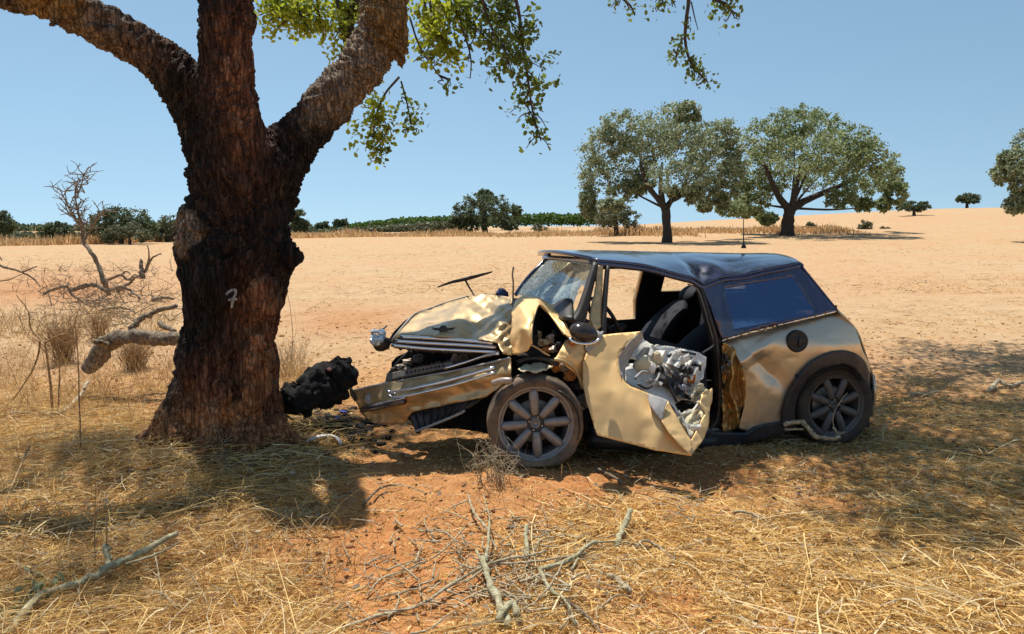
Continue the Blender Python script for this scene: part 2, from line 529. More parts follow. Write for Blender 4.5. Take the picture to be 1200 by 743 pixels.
lc = np.repeat(lp, 6, 0); lV = lc + (lV - lc) * np.array((1, 1, .45))
tag(obj('leaf_litter', mesh_data('leaf_litter', lV, lF, False), LITTER), kind='stuff')
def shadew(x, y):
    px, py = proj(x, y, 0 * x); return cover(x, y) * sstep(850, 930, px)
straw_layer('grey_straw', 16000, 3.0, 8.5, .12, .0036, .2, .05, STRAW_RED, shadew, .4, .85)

# clods of earth: small lumps
cl = MB()
x, y = scatter(2600, 2.5, 13)
keep = rng.random(2600) < .25 + .75 * (1 - cover(x, y))
for a, b in zip(x[keep], y[keep]):
    r = random.uniform(.004, .014) * (1 + .045 * b) * (1.6 if random.random() < .06 else 1)
    cl.ball((a, b, float(terrain(a, b)) + r * .2), (r * random.uniform(.8, 1.5), r, r * .8), 6, 4, noise=.5, seed=random.randint(0, 999), freq=1.7)
m = Mat('earth_clod'); v = m.coord()
m.color(m.ramp(m.noise(v, 1.4, 4), [(.3, (.30, .12, .045)), (.7, (.56, .31, .14))])); m.set(Roughness=.95); m.bump(m.noise(v, 90, 3), .6, .01)
tag(cl.build('earth_clods', m.m), kind='stuff')

# dry grass verge along the far edge of the field ------------------------------
VERGE = leaf_mat('verge_grass', (.42, .25, .11), (.64, .42, .20), (.76, .55, .30), .45)
def verge(name, pts, n, h, w, mat, depth):
    pts = [Gm(*p) for p in pts]
    seg = rng.integers(0, len(pts) - 1, n); t = rng.random(n)
    A = np.array(pts); p = A[seg] * (1 - t)[:, None] + A[seg + 1] * t[:, None]
    p[:, 1] += rng.normal(0, depth, n)
    p[:, 2] = terrain(p[:, 0], p[:, 1])
    clump = .45 + .75 * np.clip(fbm(p[:, 0] * .35, p[:, 1] * .1, 0, 8, 3) + .5, 0, 1.3)
    d = rng.normal(0, .25, (n, 3)); d[:, 2] = 1; d /= np.linalg.norm(d, axis=1)[:, None]
    V, F = blades(p, d, h * clump * rng.uniform(.5, 1.2, n), w * rng.uniform(.6, 1.3, n), rng.normal(0, .25, (n, 3)), 2)
    return tag(obj(name, mesh_data(name, V, F, False), mat), kind='stuff')
verge('dry_grass_verge', [(-60, 289), (100, 286), (200, 283)], 9000, .75, .10, VERGE, 2.0)
verge('dry_grass_verge', [(330, 279), (450, 277), (540, 276.5), (700, 275), (800, 274)], 14000, .75, .16, VERGE, 3.5)
verge('dry_grass_verge', [(780, 272), (900, 271.5), (990, 270)], 5000, .45, .14, VERGE, 3)

# ------------------------------------------------------------------ trees far off
OAK = leaf_mat('oak_foliage', (.13, .175, .085), (.29, .335, .19), (.46, .49, .33), .42)
OAK_Y = leaf_mat('oak_foliage_yellowish', (.11, .16, .06), (.27, .32, .14), (.43, .46, .25), .42)
BUSH_D = leaf_mat('bush_foliage', (.045, .070, .034), (.115, .150, .075), (.21, .245, .125), .36)
BUSH_G = leaf_mat('greyish_foliage', (.085, .10, .055), (.17, .185, .10), (.27, .27, .16), .2)
PINE = leaf_mat('pine_foliage', (.035, .075, .012), (.085, .16, .025), (.15, .24, .045), .25)
FARBARK = simple('far_bark', (.055, .042, .034), .9, bump=.6, scale=6)

def clump_leaves(cl, size, per, dens=1.0):
    """cl: (centre, radii) list -> leaf positions; each clump is many small bunches in its shell"""
    out = []
    for c, r in cl:
        c = np.asarray(c); r = np.asarray(r)
        nb = max(6, int(per * dens))
        d = rng.normal(size=(nb, 3)); d /= np.linalg.norm(d, axis=1)[:, None]
        rad = rng.uniform(.40, 1.15, nb) ** .7
        cen = c + d * rad[:, None] * r
        br = np.mean(r) * rng.uniform(.10, .27, nb)
        k = 34
        q = rng.normal(size=(nb, k, 3)) * .62
        q[:, :, 2] *= .7
        pts = cen[:, None, :] + q * br[:, None, None]
        out.append(pts.reshape(-1, 3))
    return np.concatenate(out)

def far_tree(name, label, trunk, clumps, Y, leaf, mat, per=34, trunk_w=None, cat='tree', group=None, depthf=1.0, barkr=1.0):
    """trunk: list of (px, py, r_px) from the ground up with side limbs after it; clumps: (px, py, rx, ry)"""
    s = Y / FPX
    base = P(trunk[0][0][0], trunk[0][0][1], Y)
    base[2] = float(terrain(base[0], base[1]))
    e = empty(name, base, label, cat, group)
    cl = []
    for i, (px, py, rx, ry) in enumerate(clumps):
        dy = random.uniform(-1, 1) * .33 * depthf * (max(q[0] for q in clumps) - min(q[0] for q in clumps)) * s
        c = P(px, py, Y + dy)
        cl.append((c, (rx * s, .5 * (rx + ry) * s * 1.1, ry * s)))
    pts = clump_leaves(cl, leaf, per * 1.05)
    V, F = leaves(pts, leaf * .72, 1.25)
    obj('crown', mesh_data('crown', V - base, F, False), mat, e)
    tb = MB()
    for j, path in enumerate(trunk):
        w = [P(a, b, Y + (0 if j == 0 else (-1) ** j * .4 * k)) for k, (a, b, r) in enumerate(path)]
        if j == 0: w[0][2] = base[2] - .15
        q = crom([np.append(p, r[2] * s) for p, r in zip(w, path)], 4)
        tb.tube([p[:3] for p in q], [max(.01, p[3]) for p in q], 9, wob=.12)
    # limbs to the clumps
    top = P(trunk[0][-1][0], trunk[0][-1][1], Y)
    for c, r in cl:
        if random.random() < .2:
            mid = (top + c) / 2 + np.array((random.uniform(-.3, .3), 0, random.uniform(-.4, .3)))
            q = crom([top, mid, c], 4)
            tb.tube(q, np.linspace(trunk[0][-1][2] * s * .32, .03, len(q)), 6, wob=.1)
    tb.build('trunk', FARBARK, e, origin=base)
    return e

far_tree('oak_tree', 'broad grey-green oak with bare forked trunk rising just behind the car roof',
    [[(782, 287, 7), (782, 272, 5.5), (781, 258, 5), (780, 245, 5)], [(780, 246, 4), (770, 232, 3.2), (757, 214, 2.6), (750, 190, 1.5)],
     [(780, 246, 4), (786, 236, 3), (798, 228, 2.4), (806, 205, 1.5)], [(779, 247, 3), (774, 225, 2.5), (776, 190, 1.5)]],
    [(705, 172, 22, 24), (698, 205, 20, 22), (689, 233, 11, 14), (728, 150, 22, 18), (742, 186, 30, 28), (774, 150, 32, 24), (806, 131, 14, 12), (803, 155, 30, 22),
     (815, 175, 32, 28), (836, 190, 28, 28), (796, 205, 34, 20), (848, 160, 16, 20), (836, 225, 20, 16), (733, 222, 22, 12), (858, 200, 14, 26), (716, 240, 14, 8), (762, 170, 30, 26), (690, 248, 9, 8), (826, 240, 10, 8), (848, 236, 8, 9), (812, 228, 12, 9), (752, 215, 14, 10), (790, 225, 10, 7)],
    68, .27, OAK, 62)
far_tree('oak_tree', 'widest oak with a thick dark trunk and a branch sweeping down on its right',
    [[(922, 277, 9), (923, 262, 7), (925, 250, 6.5), (927, 244, 6)], [(926, 246, 5), (915, 234, 4), (905, 215, 3), (895, 190, 1.8)],
     [(927, 246, 5), (942, 236, 4), (965, 226, 3.4), (990, 215, 2.4), (1015, 200, 1.5)], [(927, 245, 4.5), (932, 225, 3), (938, 195, 2)]],
    [(895, 163, 30, 22), (884, 198, 22, 24), (868, 225, 12, 14), (930, 144, 28, 18), (963, 150, 26, 20), (998, 168, 28, 20), (1022, 185, 22, 18), (1041, 208, 18, 18),
     (1050, 226, 11, 14), (1012, 212, 26, 18), (984, 232, 16, 10), (942, 184, 36, 26), (902, 212, 24, 18), (884, 238, 18, 12), (962, 205, 32, 20), (1036, 240, 8, 8),
     (856, 245, 16, 7), (878, 249, 16, 7), (915, 172, 30, 22), (975, 182, 32, 20), (900, 256, 12, 6), (1012, 240, 12, 7)],
    78, .29, OAK_Y, 62)
far_tree('oak_tree', 'oak cut by the right edge of the view with a low drooping crown',
    [[(1238, 262, 7), (1236, 245, 6), (1234, 225, 5)]],
    [(1192, 192, 18, 18), (1176, 205, 13, 10), (1206, 176, 22, 22), (1192, 240, 15, 11), (1200, 220, 14, 12), (1232, 212, 34, 34), (1255, 175, 36, 34), (1270, 220, 30, 26), (1180, 186, 8, 8)],
    66, .26, OAK, 50)
far_tree('small_oak', 'small round-headed oak low to the left of the forked oak',
    [[(722, 275, 3), (722, 265, 2.4), (722, 258, 2)]],
    [(708, 256, 14, 10), (724, 247, 16, 10), (738, 256, 12, 10), (722, 258, 18, 9)], 88, .25, BUSH_G, 40)
far_tree('small_oak', 'low flat-topped oak right of the widest oak on the rising field',
    [[(1071, 253.5, 2.2), (1071, 248, 1.6), (1071, 245, 1.4)]],
    [(1059, 243, 8, 4), (1070, 240, 10, 4.5), (1082, 242, 8, 4.5), (1074, 244, 12, 3.5)], 115, .28, BUSH_D, 34)
far_tree('small_oak', 'tiny oak standing alone on the skyline at far right',
    [[(1133, 245, 2), (1133, 240, 1.5), (1133, 236, 1.2)]],
    [(1126, 233, 6, 4), (1133, 230, 8, 4), (1142, 233, 6, 5), (1134, 235, 8, 3.5)], 158, .36, BUSH_D, 30)
far_tree('large_bush', 'large dark rounded evergreen bush in the middle of the skyline',
    [[(568, 273, 4), (568, 262, 3), (568, 250, 2)]],
    [(543, 250, 13, 11), (560, 237, 16, 10), (578, 240, 16, 12), (594, 252, 14, 12), (570, 256, 24, 13), (545, 263, 16, 8), (598, 263, 11, 7), (605, 247, 6, 6), (568, 228, 9, 5), (535, 262, 10, 8)],
    122, .36, BUSH_D, 52, cat='bush')
far_tree('bush', 'green dome-shaped bush left of the burnt trunk',
    [[(142, 285, 3), (142, 275, 2.5), (142, 266, 2)]],
    [(120, 262, 14, 13), (140, 253, 18, 11), (160, 258, 16, 13), (172, 268, 11, 11), (140, 268, 20, 12), (115, 272, 10, 9)], 70, .22, BUSH_D, 50, cat='bush')
far_tree('bush', 'pale olive shrub in front of the dome-shaped bush',
    [[(152, 286, 2), (152, 279, 1.5), (152, 272, 1.2)]],
    [(140, 272, 12, 8), (156, 270, 12, 9), (168, 276, 9, 7), (128, 277, 9, 6)], 66, .18, BUSH_G, 44, cat='bush')
far_tree('bush', 'small rounded dark bush behind the dead bare branch',
    [[(66, 284, 2.4), (66, 276, 2), (66, 270, 1.6)]],
    [(55, 272, 10, 8), (66, 267, 12, 7), (78, 271, 9, 9), (66, 274, 13, 7)], 74, .22, BUSH_D, 44, cat='bush')
far_tree('bush', 'greyish bush half hidden behind the left side of the burnt trunk',
    [[(196, 283, 2.4), (196, 275, 2), (197, 268, 1.6)]],
    [(190, 268, 9, 9), (202, 262, 13, 9), (212, 270, 12, 9), (196, 274, 12, 7)], 78, .22, BUSH_G, 44, cat='bush')
far_tree('small_oak', 'dark small oak cut by the left edge of the view',
    [[(-4, 286, 2.4), (-3, 276, 2), (-2, 268, 1.6)]],
    [(0, 252, 9, 8), (9, 262, 9, 7), (-10, 258, 12, 12), (4, 268, 12, 7)], 76, .22, BUSH_D, 44)
far_tree('small_oak', 'slim dark oak just right of the burnt trunk',
    [[(352, 278, 1.8), (352, 270, 1.5), (351, 262, 1.2)]],
    [(350, 252, 7, 7), (356, 262, 6, 5), (346, 262, 7, 7), (352, 269, 8, 5)], 110, .3, BUSH_D, 40)
for k, (px, py, rx, ry, lab) in enumerate([(378, 265, 8, 4.5, 'small far-off tree, first to the right of the burnt trunk'), (400, 262, 9, 5.5, 'taller round far-off tree left of the green pine belt')]):
    far_tree('small_tree', lab, [[(px, 272, 1.4), (px, 268, 1.2), (px, 265, 1)]], [(px - 4, py, rx * .6, ry * .8), (px + 3, py - 1, rx * .6, ry), (px, py + 3, rx, ry * .7)], 190, .5, BUSH_D, 26)
for k, (px, py, rx, ry, base, Y, lab, mat) in enumerate([
        (789, 274, 7, 5, 279, 88, 'little bush right beside the forked oak trunk', BUSH_G), (950, 266, 5, 6, 273, 90, 'little bush right of the thick oak trunk', BUSH_G),
        (1014, 265, 8, 7, 272.5, 88, 'little olive bush right of the widest oak', BUSH_G), (1038, 269, 6, 3.5, 273, 88, 'lowest little bush on the rising field', BUSH_G),
        (501, 272, 7, 6, 277, 118, 'little round bush in the verge left of the large bush', BUSH_G), (632, 267, 9, 5, 276, 116, 'little grey bush in the verge right of the large bush', BUSH_G)]):
    far_tree('little_bush', lab, [[(px, base, 1), (px, base - 3, .8), (px, py, .6)]], [(px - rx * .4, py, rx * .6, ry), (px + rx * .4, py + ry * .2, rx * .6, ry * .8)], Y, .2, mat, 30, cat='bush')

def belt(name, pts, Y, n, leaf, mat, thick):
    """a far-off wood reading as one mass: (px, top, bottom) along it"""
    px = np.array([p[0] for p in pts]); top = np.array([p[1] for p in pts]); bot = np.array([p[2] for p in pts])
    a = rng.uniform(px[0], px[-1], n)
    bump = 1.6 * np.abs(vn(a * .11, 0, 0, 5)) + 1.0 * vn(a * .33, 3, 0, 6)
    t = np.interp(a, px, top) - bump; b = np.interp(a, px, bot)
    q = b + (t - b) * rng.random(n) ** .7
    yy = Y + rng.uniform(-thick, thick, n)
    V0 = np.array([P(i, j, k) for i, j, k in zip(a, q, yy)])
    V, F = leaves(V0, leaf, 1.3)
    return tag(obj(name, mesh_data(name, V, F, False), mat), kind='stuff')
belt('distant_scrub', [(-60, 270, 283), (0, 273, 284), (50, 275, 284), (110, 274, 284), (215, 272, 283)], 82, 9000, .3, BUSH_G, 3)
belt('distant_orchard', [(325, 272, 277), (360, 271, 276), (420, 268, 274), (480, 264, 272), (530, 261, 271)], 185, 9000, .6, BUSH_G, 5)
belt('distant_pine_wood', [(380, 268, 272), (430, 262, 270), (470, 257.5, 268), (530, 255, 266), (612, 254, 264), (640, 251.5, 264), (690, 253, 263), (720, 256, 263)], 230, 12000, .75, PINE, 6)
belt('distant_woodland', [(-60, 263, 276), (20, 264, 276), (60, 265, 277), (215, 264, 277), (330, 265, 276), (380, 266, 275)], 240, 11000, .8, BUSH_D, 6)
# ------------------------------------------------------------------ the burnt cork oak
TY = 5.75
def pr(px, py, Y, r):                     # point with a radius given in picture pixels
    Y -= .62
    return np.append(P(px, py, Y), max(4, r - 5) * Y / FPX)
limbs = [
  [pr(268, 552, 5.80, 84), pr(266, 522, 5.80, 70), pr(267, 492, 5.80, 62), pr(269, 455, 5.80, 59), pr(269, 420, 5.80, 60), pr(271, 375, 5.80, 59), pr(275, 330, 5.80, 62),
   pr(277, 300, 5.80, 68), pr(277, 270, 5.80, 65), pr(283, 240, 5.80, 60), pr(287, 210, 5.80, 60), pr(288, 182, 5.82, 62)],
  [pr(272, 215, 5.72, 48), pr(250, 160, 5.70, 40), pr(222, 106, 5.65, 34), pr(180, 65, 5.6, 32), pr(128, 35, 5.5, 31), pr(70, 5, 5.4, 32), pr(10, -16, 5.35, 31), pr(-70, -60, 5.3, 28), pr(-170, -130, 5.2, 22)],
  [pr(282, 230, 5.72, 50), pr(276, 180, 5.65, 46), pr(270, 130, 5.6, 41), pr(267, 80, 5.6, 38), pr(266, 20, 5.6, 38), pr(262, -50, 5.65, 36), pr(255, -140, 5.75, 28), pr(285, -260, 6.0, 20)],
  [pr(305, 235, 5.85, 46), pr(328, 187, 5.88, 38), pr(356, 152, 5.92, 33), pr(393, 113, 5.98, 32), pr(424, 80, 6.05, 31), pr(443, 42, 6.15, 29), pr(450, 5, 6.25, 28), pr(462, -50, 6.35, 26), pr(500, -130, 6.6, 20)],
]
paths = [crom(l, 8) for l in limbs]
tb = MB()
for q in paths:
    tb.tube([p[:3] for p in q], [p[3] for p in q], 20)
def lump(px, py, Y, r, sq=(1, 1, 1)):
    Y -= .62
    tb.ball(P(px, py, Y), np.array(sq) * r * Y / FPX, 14, 10, noise=.25, seed=px)
lump(338, 302, 5.72, 14, (1, 1, .9)); lump(227, 206, 5.7, 12); lump(226, 285, 5.65, 24, (.85, 1, 1.1)); lump(226, 420, 5.6, 18, (.9, 1, 1.6)); lump(224, 320, 5.7, 14)
lump(220, 266, 5.75, 12, (.9, 1, 1)); lump(325, 200, 5.7, 22, (1, 1, 1.2)); lump(300, 440, 5.45, 26, (.6, .5, 2)); lump(250, 330, 5.42, 22, (.8, .5, 1.8))
lump(310, 345, 5.42, 24, (.8, .5, 1.2)); lump(262, 460, 5.42, 16, (.6, .6, 2.2))
for root in ([(245, 455, 5.7, 30), (228, 495, 5.6, 28), (206, 524, 5.5, 24), (182, 545, 5.45, 16)], [(298, 455, 5.7, 30), (312, 490, 5.65, 26), (330, 512, 5.55, 24), (356, 536, 5.5, 15)],
             [(262, 470, 5.6, 30), (258, 505, 5.5, 30), (250, 532, 5.38, 22), (240, 556, 5.3, 12)], [(285, 470, 5.6, 28), (290, 505, 5.5, 28), (298, 532, 5.38, 22), (310, 556, 5.3, 12)], [(232, 440, 5.75, 28), (214, 475, 5.65, 30), (190, 505, 5.6, 27), (160, 528, 5.55, 17)]):
    q = crom([pr(*a) for a in root], 6); tb.tube([p[:3] for p in q], [p[3] for p in q], 16)
# thick old cork still left high on the limbs
lump(449, 24, 6.06, 30, (.75, .8, 1.25)); lump(471, 55, 6.1, 12, (.7, .9, 2.1)); lump(468, 15, 6.1, 16, (.6, .9, 1.6))
lump(72, 4, 5.33, 30, (1.1, .8, .72)); lump(45, -14, 5.3, 33, (1, .9, .8)); lump(63, 27, 5.25, 11, (1, .8, .9))
tmp = tb.build('trunk_source')
md = tmp.modifiers.new('r', 'REMESH'); md.mode = 'VOXEL'; md.voxel_size = .0145
m2 = tmp.modifiers.new('s', 'SMOOTH'); m2.iterations = 26; m2.factor = .6
dg = bpy.context.evaluated_depsgraph_get()
tme = bpy.data.meshes.new_from_object(tmp.evaluated_get(dg))
bpy.data.objects.remove(tmp)
nv = len(tme.vertices)
V = np.empty(nv * 3, np.float32); tme.vertices.foreach_get('co', V); V = V.reshape(-1, 3).astype(float)
N = np.empty(nv * 3, np.float32); tme.vertices.foreach_get('normal', N); N = N.reshape(-1, 3).astype(float)
# direction of growth near each vertex
cen = np.concatenate([np.array([p[:3] for p in q]) for q in paths])
tan = np.concatenate([np.gradient(np.array([p[:3] for p in q]), axis=0) for q in paths])
tan /= np.linalg.norm(tan, axis=1)[:, None]
T = np.zeros_like(V)
for c in range(0, nv, 8000):
    d2 = ((V[c:c + 8000, None, :] - cen[None]) ** 2).sum(2)
    w = np.exp(-d2 / .06) + 1e-9
    T[c:c + 8000] = w @ tan
T /= np.linalg.norm(T, axis=1)[:, None]
Q = V - .87 * T * (V * T).sum(1)[:, None]
pxv, pyv = proj(V[:, 0], V[:, 1], V[:, 2])
rough = .6 + .8 * sstep(300, 440, pxv) * sstep(180, 90, pyv)
ridge = 1 - 2 * np.abs(fbm(Q[:, 0] * 9, Q[:, 1] * 9, Q[:, 2] * 9, 3, 3))
fine = fbm(Q[:, 0] * 26, Q[:, 1] * 26, Q[:, 2] * 26, 13, 3)
big = fbm(V[:, 0] * 3.2, V[:, 1] * 3.2, V[:, 2] * 3.2, 5, 3)
lumpy = fbm(V[:, 0] * 11, V[:, 1] * 11, V[:, 2] * 11, 15, 3)
low = sstep(455, 510, pyv)
w1, w2 = worley(Q[:, 0] * 11 + .5 * fine, Q[:, 1] * 11, Q[:, 2] * 11 + .5 * lumpy, 4)
plate = np.clip((w2 - w1) / .28, 0, 1)
w1, w2 = worley(Q[:, 0] * 30 + .5 * fine, Q[:, 1] * 30, Q[:, 2] * 30, 9)
plate2 = np.clip((w2 - w1) / .35, 0, 1)
lim = 1 - .55 * sstep(190, 120, pyv)
disp = -.030 + (.028 * plate + .010 * plate2) * lim * (1 - .5 * low) + low * (.03 * fbm(V[:, 0] * 7, V[:, 1] * 7, V[:, 2] * 7, 85, 4) + .018 * fbm(V[:, 0] * 22, V[:, 1] * 22, V[:, 2] * 22, 86, 2)) + .034 * big + .020 * ridge * rough + .020 * fine + .020 * lumpy
V2 = V + N * disp[:, None]
tme.vertices.foreach_set('co', V2.astype(np.float32).ravel())
tme.polygons.foreach_set('use_smooth', np.ones(len(tme.polygons), dtype=bool)); tme.update()
tree_base = np.array((-1.9, 5.18, float(terrain(-1.9, 5.18))))
cork_oak = empty('cork_oak', tree_base, 'big burnt cork oak with three thick limbs and a painted white 7 on its trunk', 'tree')
V2s = V2 - tree_base
tme.vertices.foreach_set('co', V2s.astype(np.float32).ravel()); tme.update()
nz = fbm(V[:, 0] * 5, V[:, 1] * 5, V[:, 2] * 5, 55, 4)
nz2 = fbm(Q[:, 0] * 7, Q[:, 1] * 7, Q[:, 2] * 7, 65, 3)
pj, qj = pxv + 22 * nz, pyv + 22 * nz2
old = sstep(.35, .6, bl(pxv, pyv, 62, 2, 48, 24) + bl(pxv, pyv, 452, 20, 32, 50) + bl(pxv, pyv, 472, 55, 10, 30) + .15 * nz)
grey = np.clip(sstep(320, 380, pj) * sstep(175, 110, qj) + .8 * sstep(.35, .6, bl(pj, qj, 215, 275, 24, 26)) + .65 * sstep(215, 110, pj), 0, 1)
redd = np.clip(.95 * bl(pj, qj, 285, 100, 34, 110) + .5 * bl(pj, qj, 150, 50, 80, 30) + 1.0 * bl(pj, qj, 302, 415, 36, 66) + 1.0 * bl(pj, qj, 290, 345, 18, 22) + .7 * bl(pj, qj, 240, 470, 30, 40) + .35 * bl(pj, qj, 250, 450, 30, 50), 0, 1)
dust_warmlight = np.clip(.9 * bl(pj, qj, 306, 425, 22, 60) + .75 * bl(pj, qj, 290, 348, 10, 14) + sstep(450, 500, qj + .2 * nz) * sstep(580, 520, pyv) * 1.0, 0, 1) * np.clip(.75 + .9 * nz, 0, 1)
for nme, val in (('old', old), ('grey', grey), ('redd', redd), ('dusty', dust_warmlight)): attr(tme, nme, val)
m = Mat('bark')
v = m.coord(); vs = m.coord((1, 1, .22))
a1 = m.noise(vs, 26, 7, .7); a2 = m.noise(v, 60, 5, .7); a3 = m.noise(v, 6, 5)
burnt = m.ramp(a1, [(.36, (.004, .003, .003)), (.52, (.012, .008, .007)), (.64, (.055, .034, .027)), (.76, (.26, .20, .17))])  # palest stop paints highlights onto the charred bark
rd = m.ramp(a1, [(.34, (.028, .011, .007)), (.5, (.18, .07, .036)), (.70, (.46, .25, .15))])
gy = m.ramp(a1, [(.34, (.05, .033, .023)), (.5, (.25, .18, .125)), (.70, (.52, .41, .31))])
ol = m.ramp(m.noise(v, 18, 6, .7), [(.3, (.09, .052, .022)), (.5, (.25, .155, .065)), (.75, (.42, .29, .14))])
du = m.ramp(m.noise(v, 22, 7, .75), [(.33, (.11, .036, .014)), (.5, (.56, .23, .09)), (.66, (.82, .48, .25))])  # dust, brightened to paint in warm light on the lower trunk
c = m.mix(at(m, 'redd'), burnt, rd); c = m.mix(at(m, 'grey'), c, gy); c = m.mix(at(m, 'old'), c, ol); c = m.mix(at(m, 'dusty'), c, du)
m.color(c); m.set(Roughness=.85); m.b.inputs['Specular IOR Level'].default_value = .3
vo = m.new('ShaderNodeTexVoronoi'); vo.feature = 'DISTANCE_TO_EDGE'; vo.inputs['Scale'].default_value = 34
wv = m.mix(.04, vs, m.new('ShaderNodeTexNoise').outputs['Color']); m.link(wv, vo.inputs['Vector'])
m.bump(m.mix(.5, m.mix(.4, a1, a2), m.ramp(vo.outputs['Distance'], [(0, 0.0), (.14, 1.0)])), 1.0, .05)
BARK = m.m
trunk = obj('trunk', tme, BARK, cork_oak)
bv = BVHTree.FromPolygons([Vector(p) for p in V2], [tuple(p.vertices) for p in tme.polygons])
# the painted number: strokes laid on the bark
paint = MB()
for stroke in ([(265, 345), (270, 341), (276, 339)], [(276, 339), (275.5, 345), (273, 351), (271.5, 361)], [(267.5, 351.5), (272, 351), (278, 350.5)]):
    q = crom([np.array(s) for s in stroke], 5)
    P3 = []
    for a in q:
        row = []
        for o in (-1.6, 0, 1.6):
            # across the stroke
            i = min(range(len(q)), key=lambda k: np.linalg.norm(q[k] - a)); t = q[min(i + 1, len(q) - 1)] - q[max(i - 1, 0)]
            nrm = np.array((-t[1], t[0])) / (np.linalg.norm(t) + 1e-6)
            b = a + nrm * o * random.uniform(.8, 1.1)
            d = Vector(ray(*b)).normalized()
            h = bv.ray_cast(Vector((0, 0, CAMH)), d)
            row.append(np.array(h[0] - d * .006))
        P3 += row
    n = len(q)
    paint.add(P3, [(i * 3 + j, i * 3 + j + 1, i * 3 + j + 4, i * 3 + j + 3) for i in range(n - 1) for j in range(2)])
mw = Mat('white_paint'); vw = mw.coord()
mw.color(mw.ramp(mw.noise(vw, 55, 5, .75), [(.38, (.05, .035, .03)), (.46, (.45, .43, .41)), (.6, (.72, .71, .69))])); mw.set(Roughness=.8)
WHITEP = mw.m
o = paint.build('painted_number', WHITEP, cork_oak, origin=tree_base)
sm = o.modifiers.new('s', 'SOLIDIFY'); sm.thickness = .003

# branches over the frame and hanging sprays
crownleaf = []
BR = simple('branch_bark', (.075, .055, .042), .9, bump=.7, scale=25)
LEAF_N = leaf_mat('cork_oak_leaf', (.035, .055, .022), (.080, .115, .036), (.15, .185, .055), .32, (.30, .40, .06))
br = MB(); leafpos = []; yellow = []
def branch(pts, r0, r1, n=6):
    q = crom(pts, n); br.tube(q, np.linspace(r0, r1, len(q)), 7, wob=.12); return q
def crownclump(c, r, nb, per=95, rb=.40):
    c = np.asarray(c, float)
    d = rng.normal(size=(nb, 3)); d /= np.linalg.norm(d, axis=1)[:, None]
    cen = c + d * (rng.random(nb) ** .45)[:, None] * np.asarray(r)
    for k in cen:
        q = rng.normal(size=(per, 3)) * rb * .5
        q[:, 2] *= .7
        crownleaf.append(k + q)
        br.tube(crom([c + (k - c) * .2, (c + k) / 2 + rng.normal(0, .06, 3), k], 3), np.linspace(.022, .006, 7), 5)
endR = np.array(limbs[3][-1][:3]); endC = np.array(limbs[2][-1][:3]); endL = np.array(limbs[1][-1][:3])
r1 = branch([endR, (-.1, 7.0, 5.1), (1.0, 7.6, 5.4), (2.4, 8.6, 5.6), (4.0, 10.2, 5.7)], .085, .03)
r1b = branch([(1.0, 7.6, 5.3), (1.9, 7.2, 5.6), (3.0, 7.2, 5.7)], .045, .02)
r1c = branch([(2.4, 8.6, 5.5), (3.2, 8.6, 5.9), (4.4, 8.4, 6.2)], .04, .02)
r2 = branch([endR, (-.9, 6.6, 5.6), (-.5, 6.8, 6.6), (-.2, 7.6, 7.2)], .12, .04)
c1 = branch([endC, (-2.2, 6.4, 5.8), (-2.6, 7.0, 6.8), (-2.4, 7.8, 7.5)], .12, .04)
l1 = branch([endL, (-4.3, 5.3, 4.6), (-5.2, 5.6, 5.2), (-6.2, 6.2, 5.6)], .11, .04)
l2 = branch([(-3.9, 5.25, 4.4), (-3.9, 6.2, 5.2), (-3.8, 7.0, 5.8)], .08, .03)
for c, r, nb in [((1.2, 5.9, 5.7), (.7, .6, .4), 8), ((1.0, 7.0, 5.5), (.75, .8, .45), 12), ((2.0, 8.3, 5.5), (.9, .9, .5), 14), ((3.2, 9.6, 5.6), (1.0, 1.0, .5), 14), ((4.3, 10.6, 5.8), (1, 1, .5), 13),
                 ((2.9, 7.3, 5.7), (.9, .7, .45), 13), ((1.9, 7.1, 5.6), (.6, .5, .4), 7), ((4.4, 8.5, 6.2), (1.0, .9, .5), 12), ((.2, 7.3, 5.3), (.5, .5, .35), 2), ((5.2, 9.8, 5.6), (.9, 1.2, .5), 10),
                 ((-.2, 7.7, 7.2), (.9, .9, .5), 7), ((-2.4, 7.8, 7.4), (1.0, .9, .6), 9), ((-3.9, 7.0, 5.8), (.9, .8, .5), 13), ((-5.2, 6.0, 5.4), (.9, .8, .5), 11),
                 ((-3.4, 6.2, 5.7), (.6, .5, .4), 6), ((-2.9, 5.4, 5.8), (.6, .5, .35), 4), ((-2.7, 4.9, 5.6), (.6, .4, .35), 3), ((2.2, 6.4, 5.9), (.8, .6, .4), 11), ((3.3, 8.3, 5.8), (.9, .8, .4), 12), ((4.9, 11.4, 5.9), (1.2, 1, .5), 14), ((1.7, 7.6, 5.6), (.7, .7, .4), 9), ((-6.3, 6.4, 5.7), (.8, .8, .5), 9), ((-1.2, 8.2, 6.4), (.7, .6, .4), 4)]:
    crownclump(c, r, int(nb * (2.0 if c[0] > .6 else 1.15)))
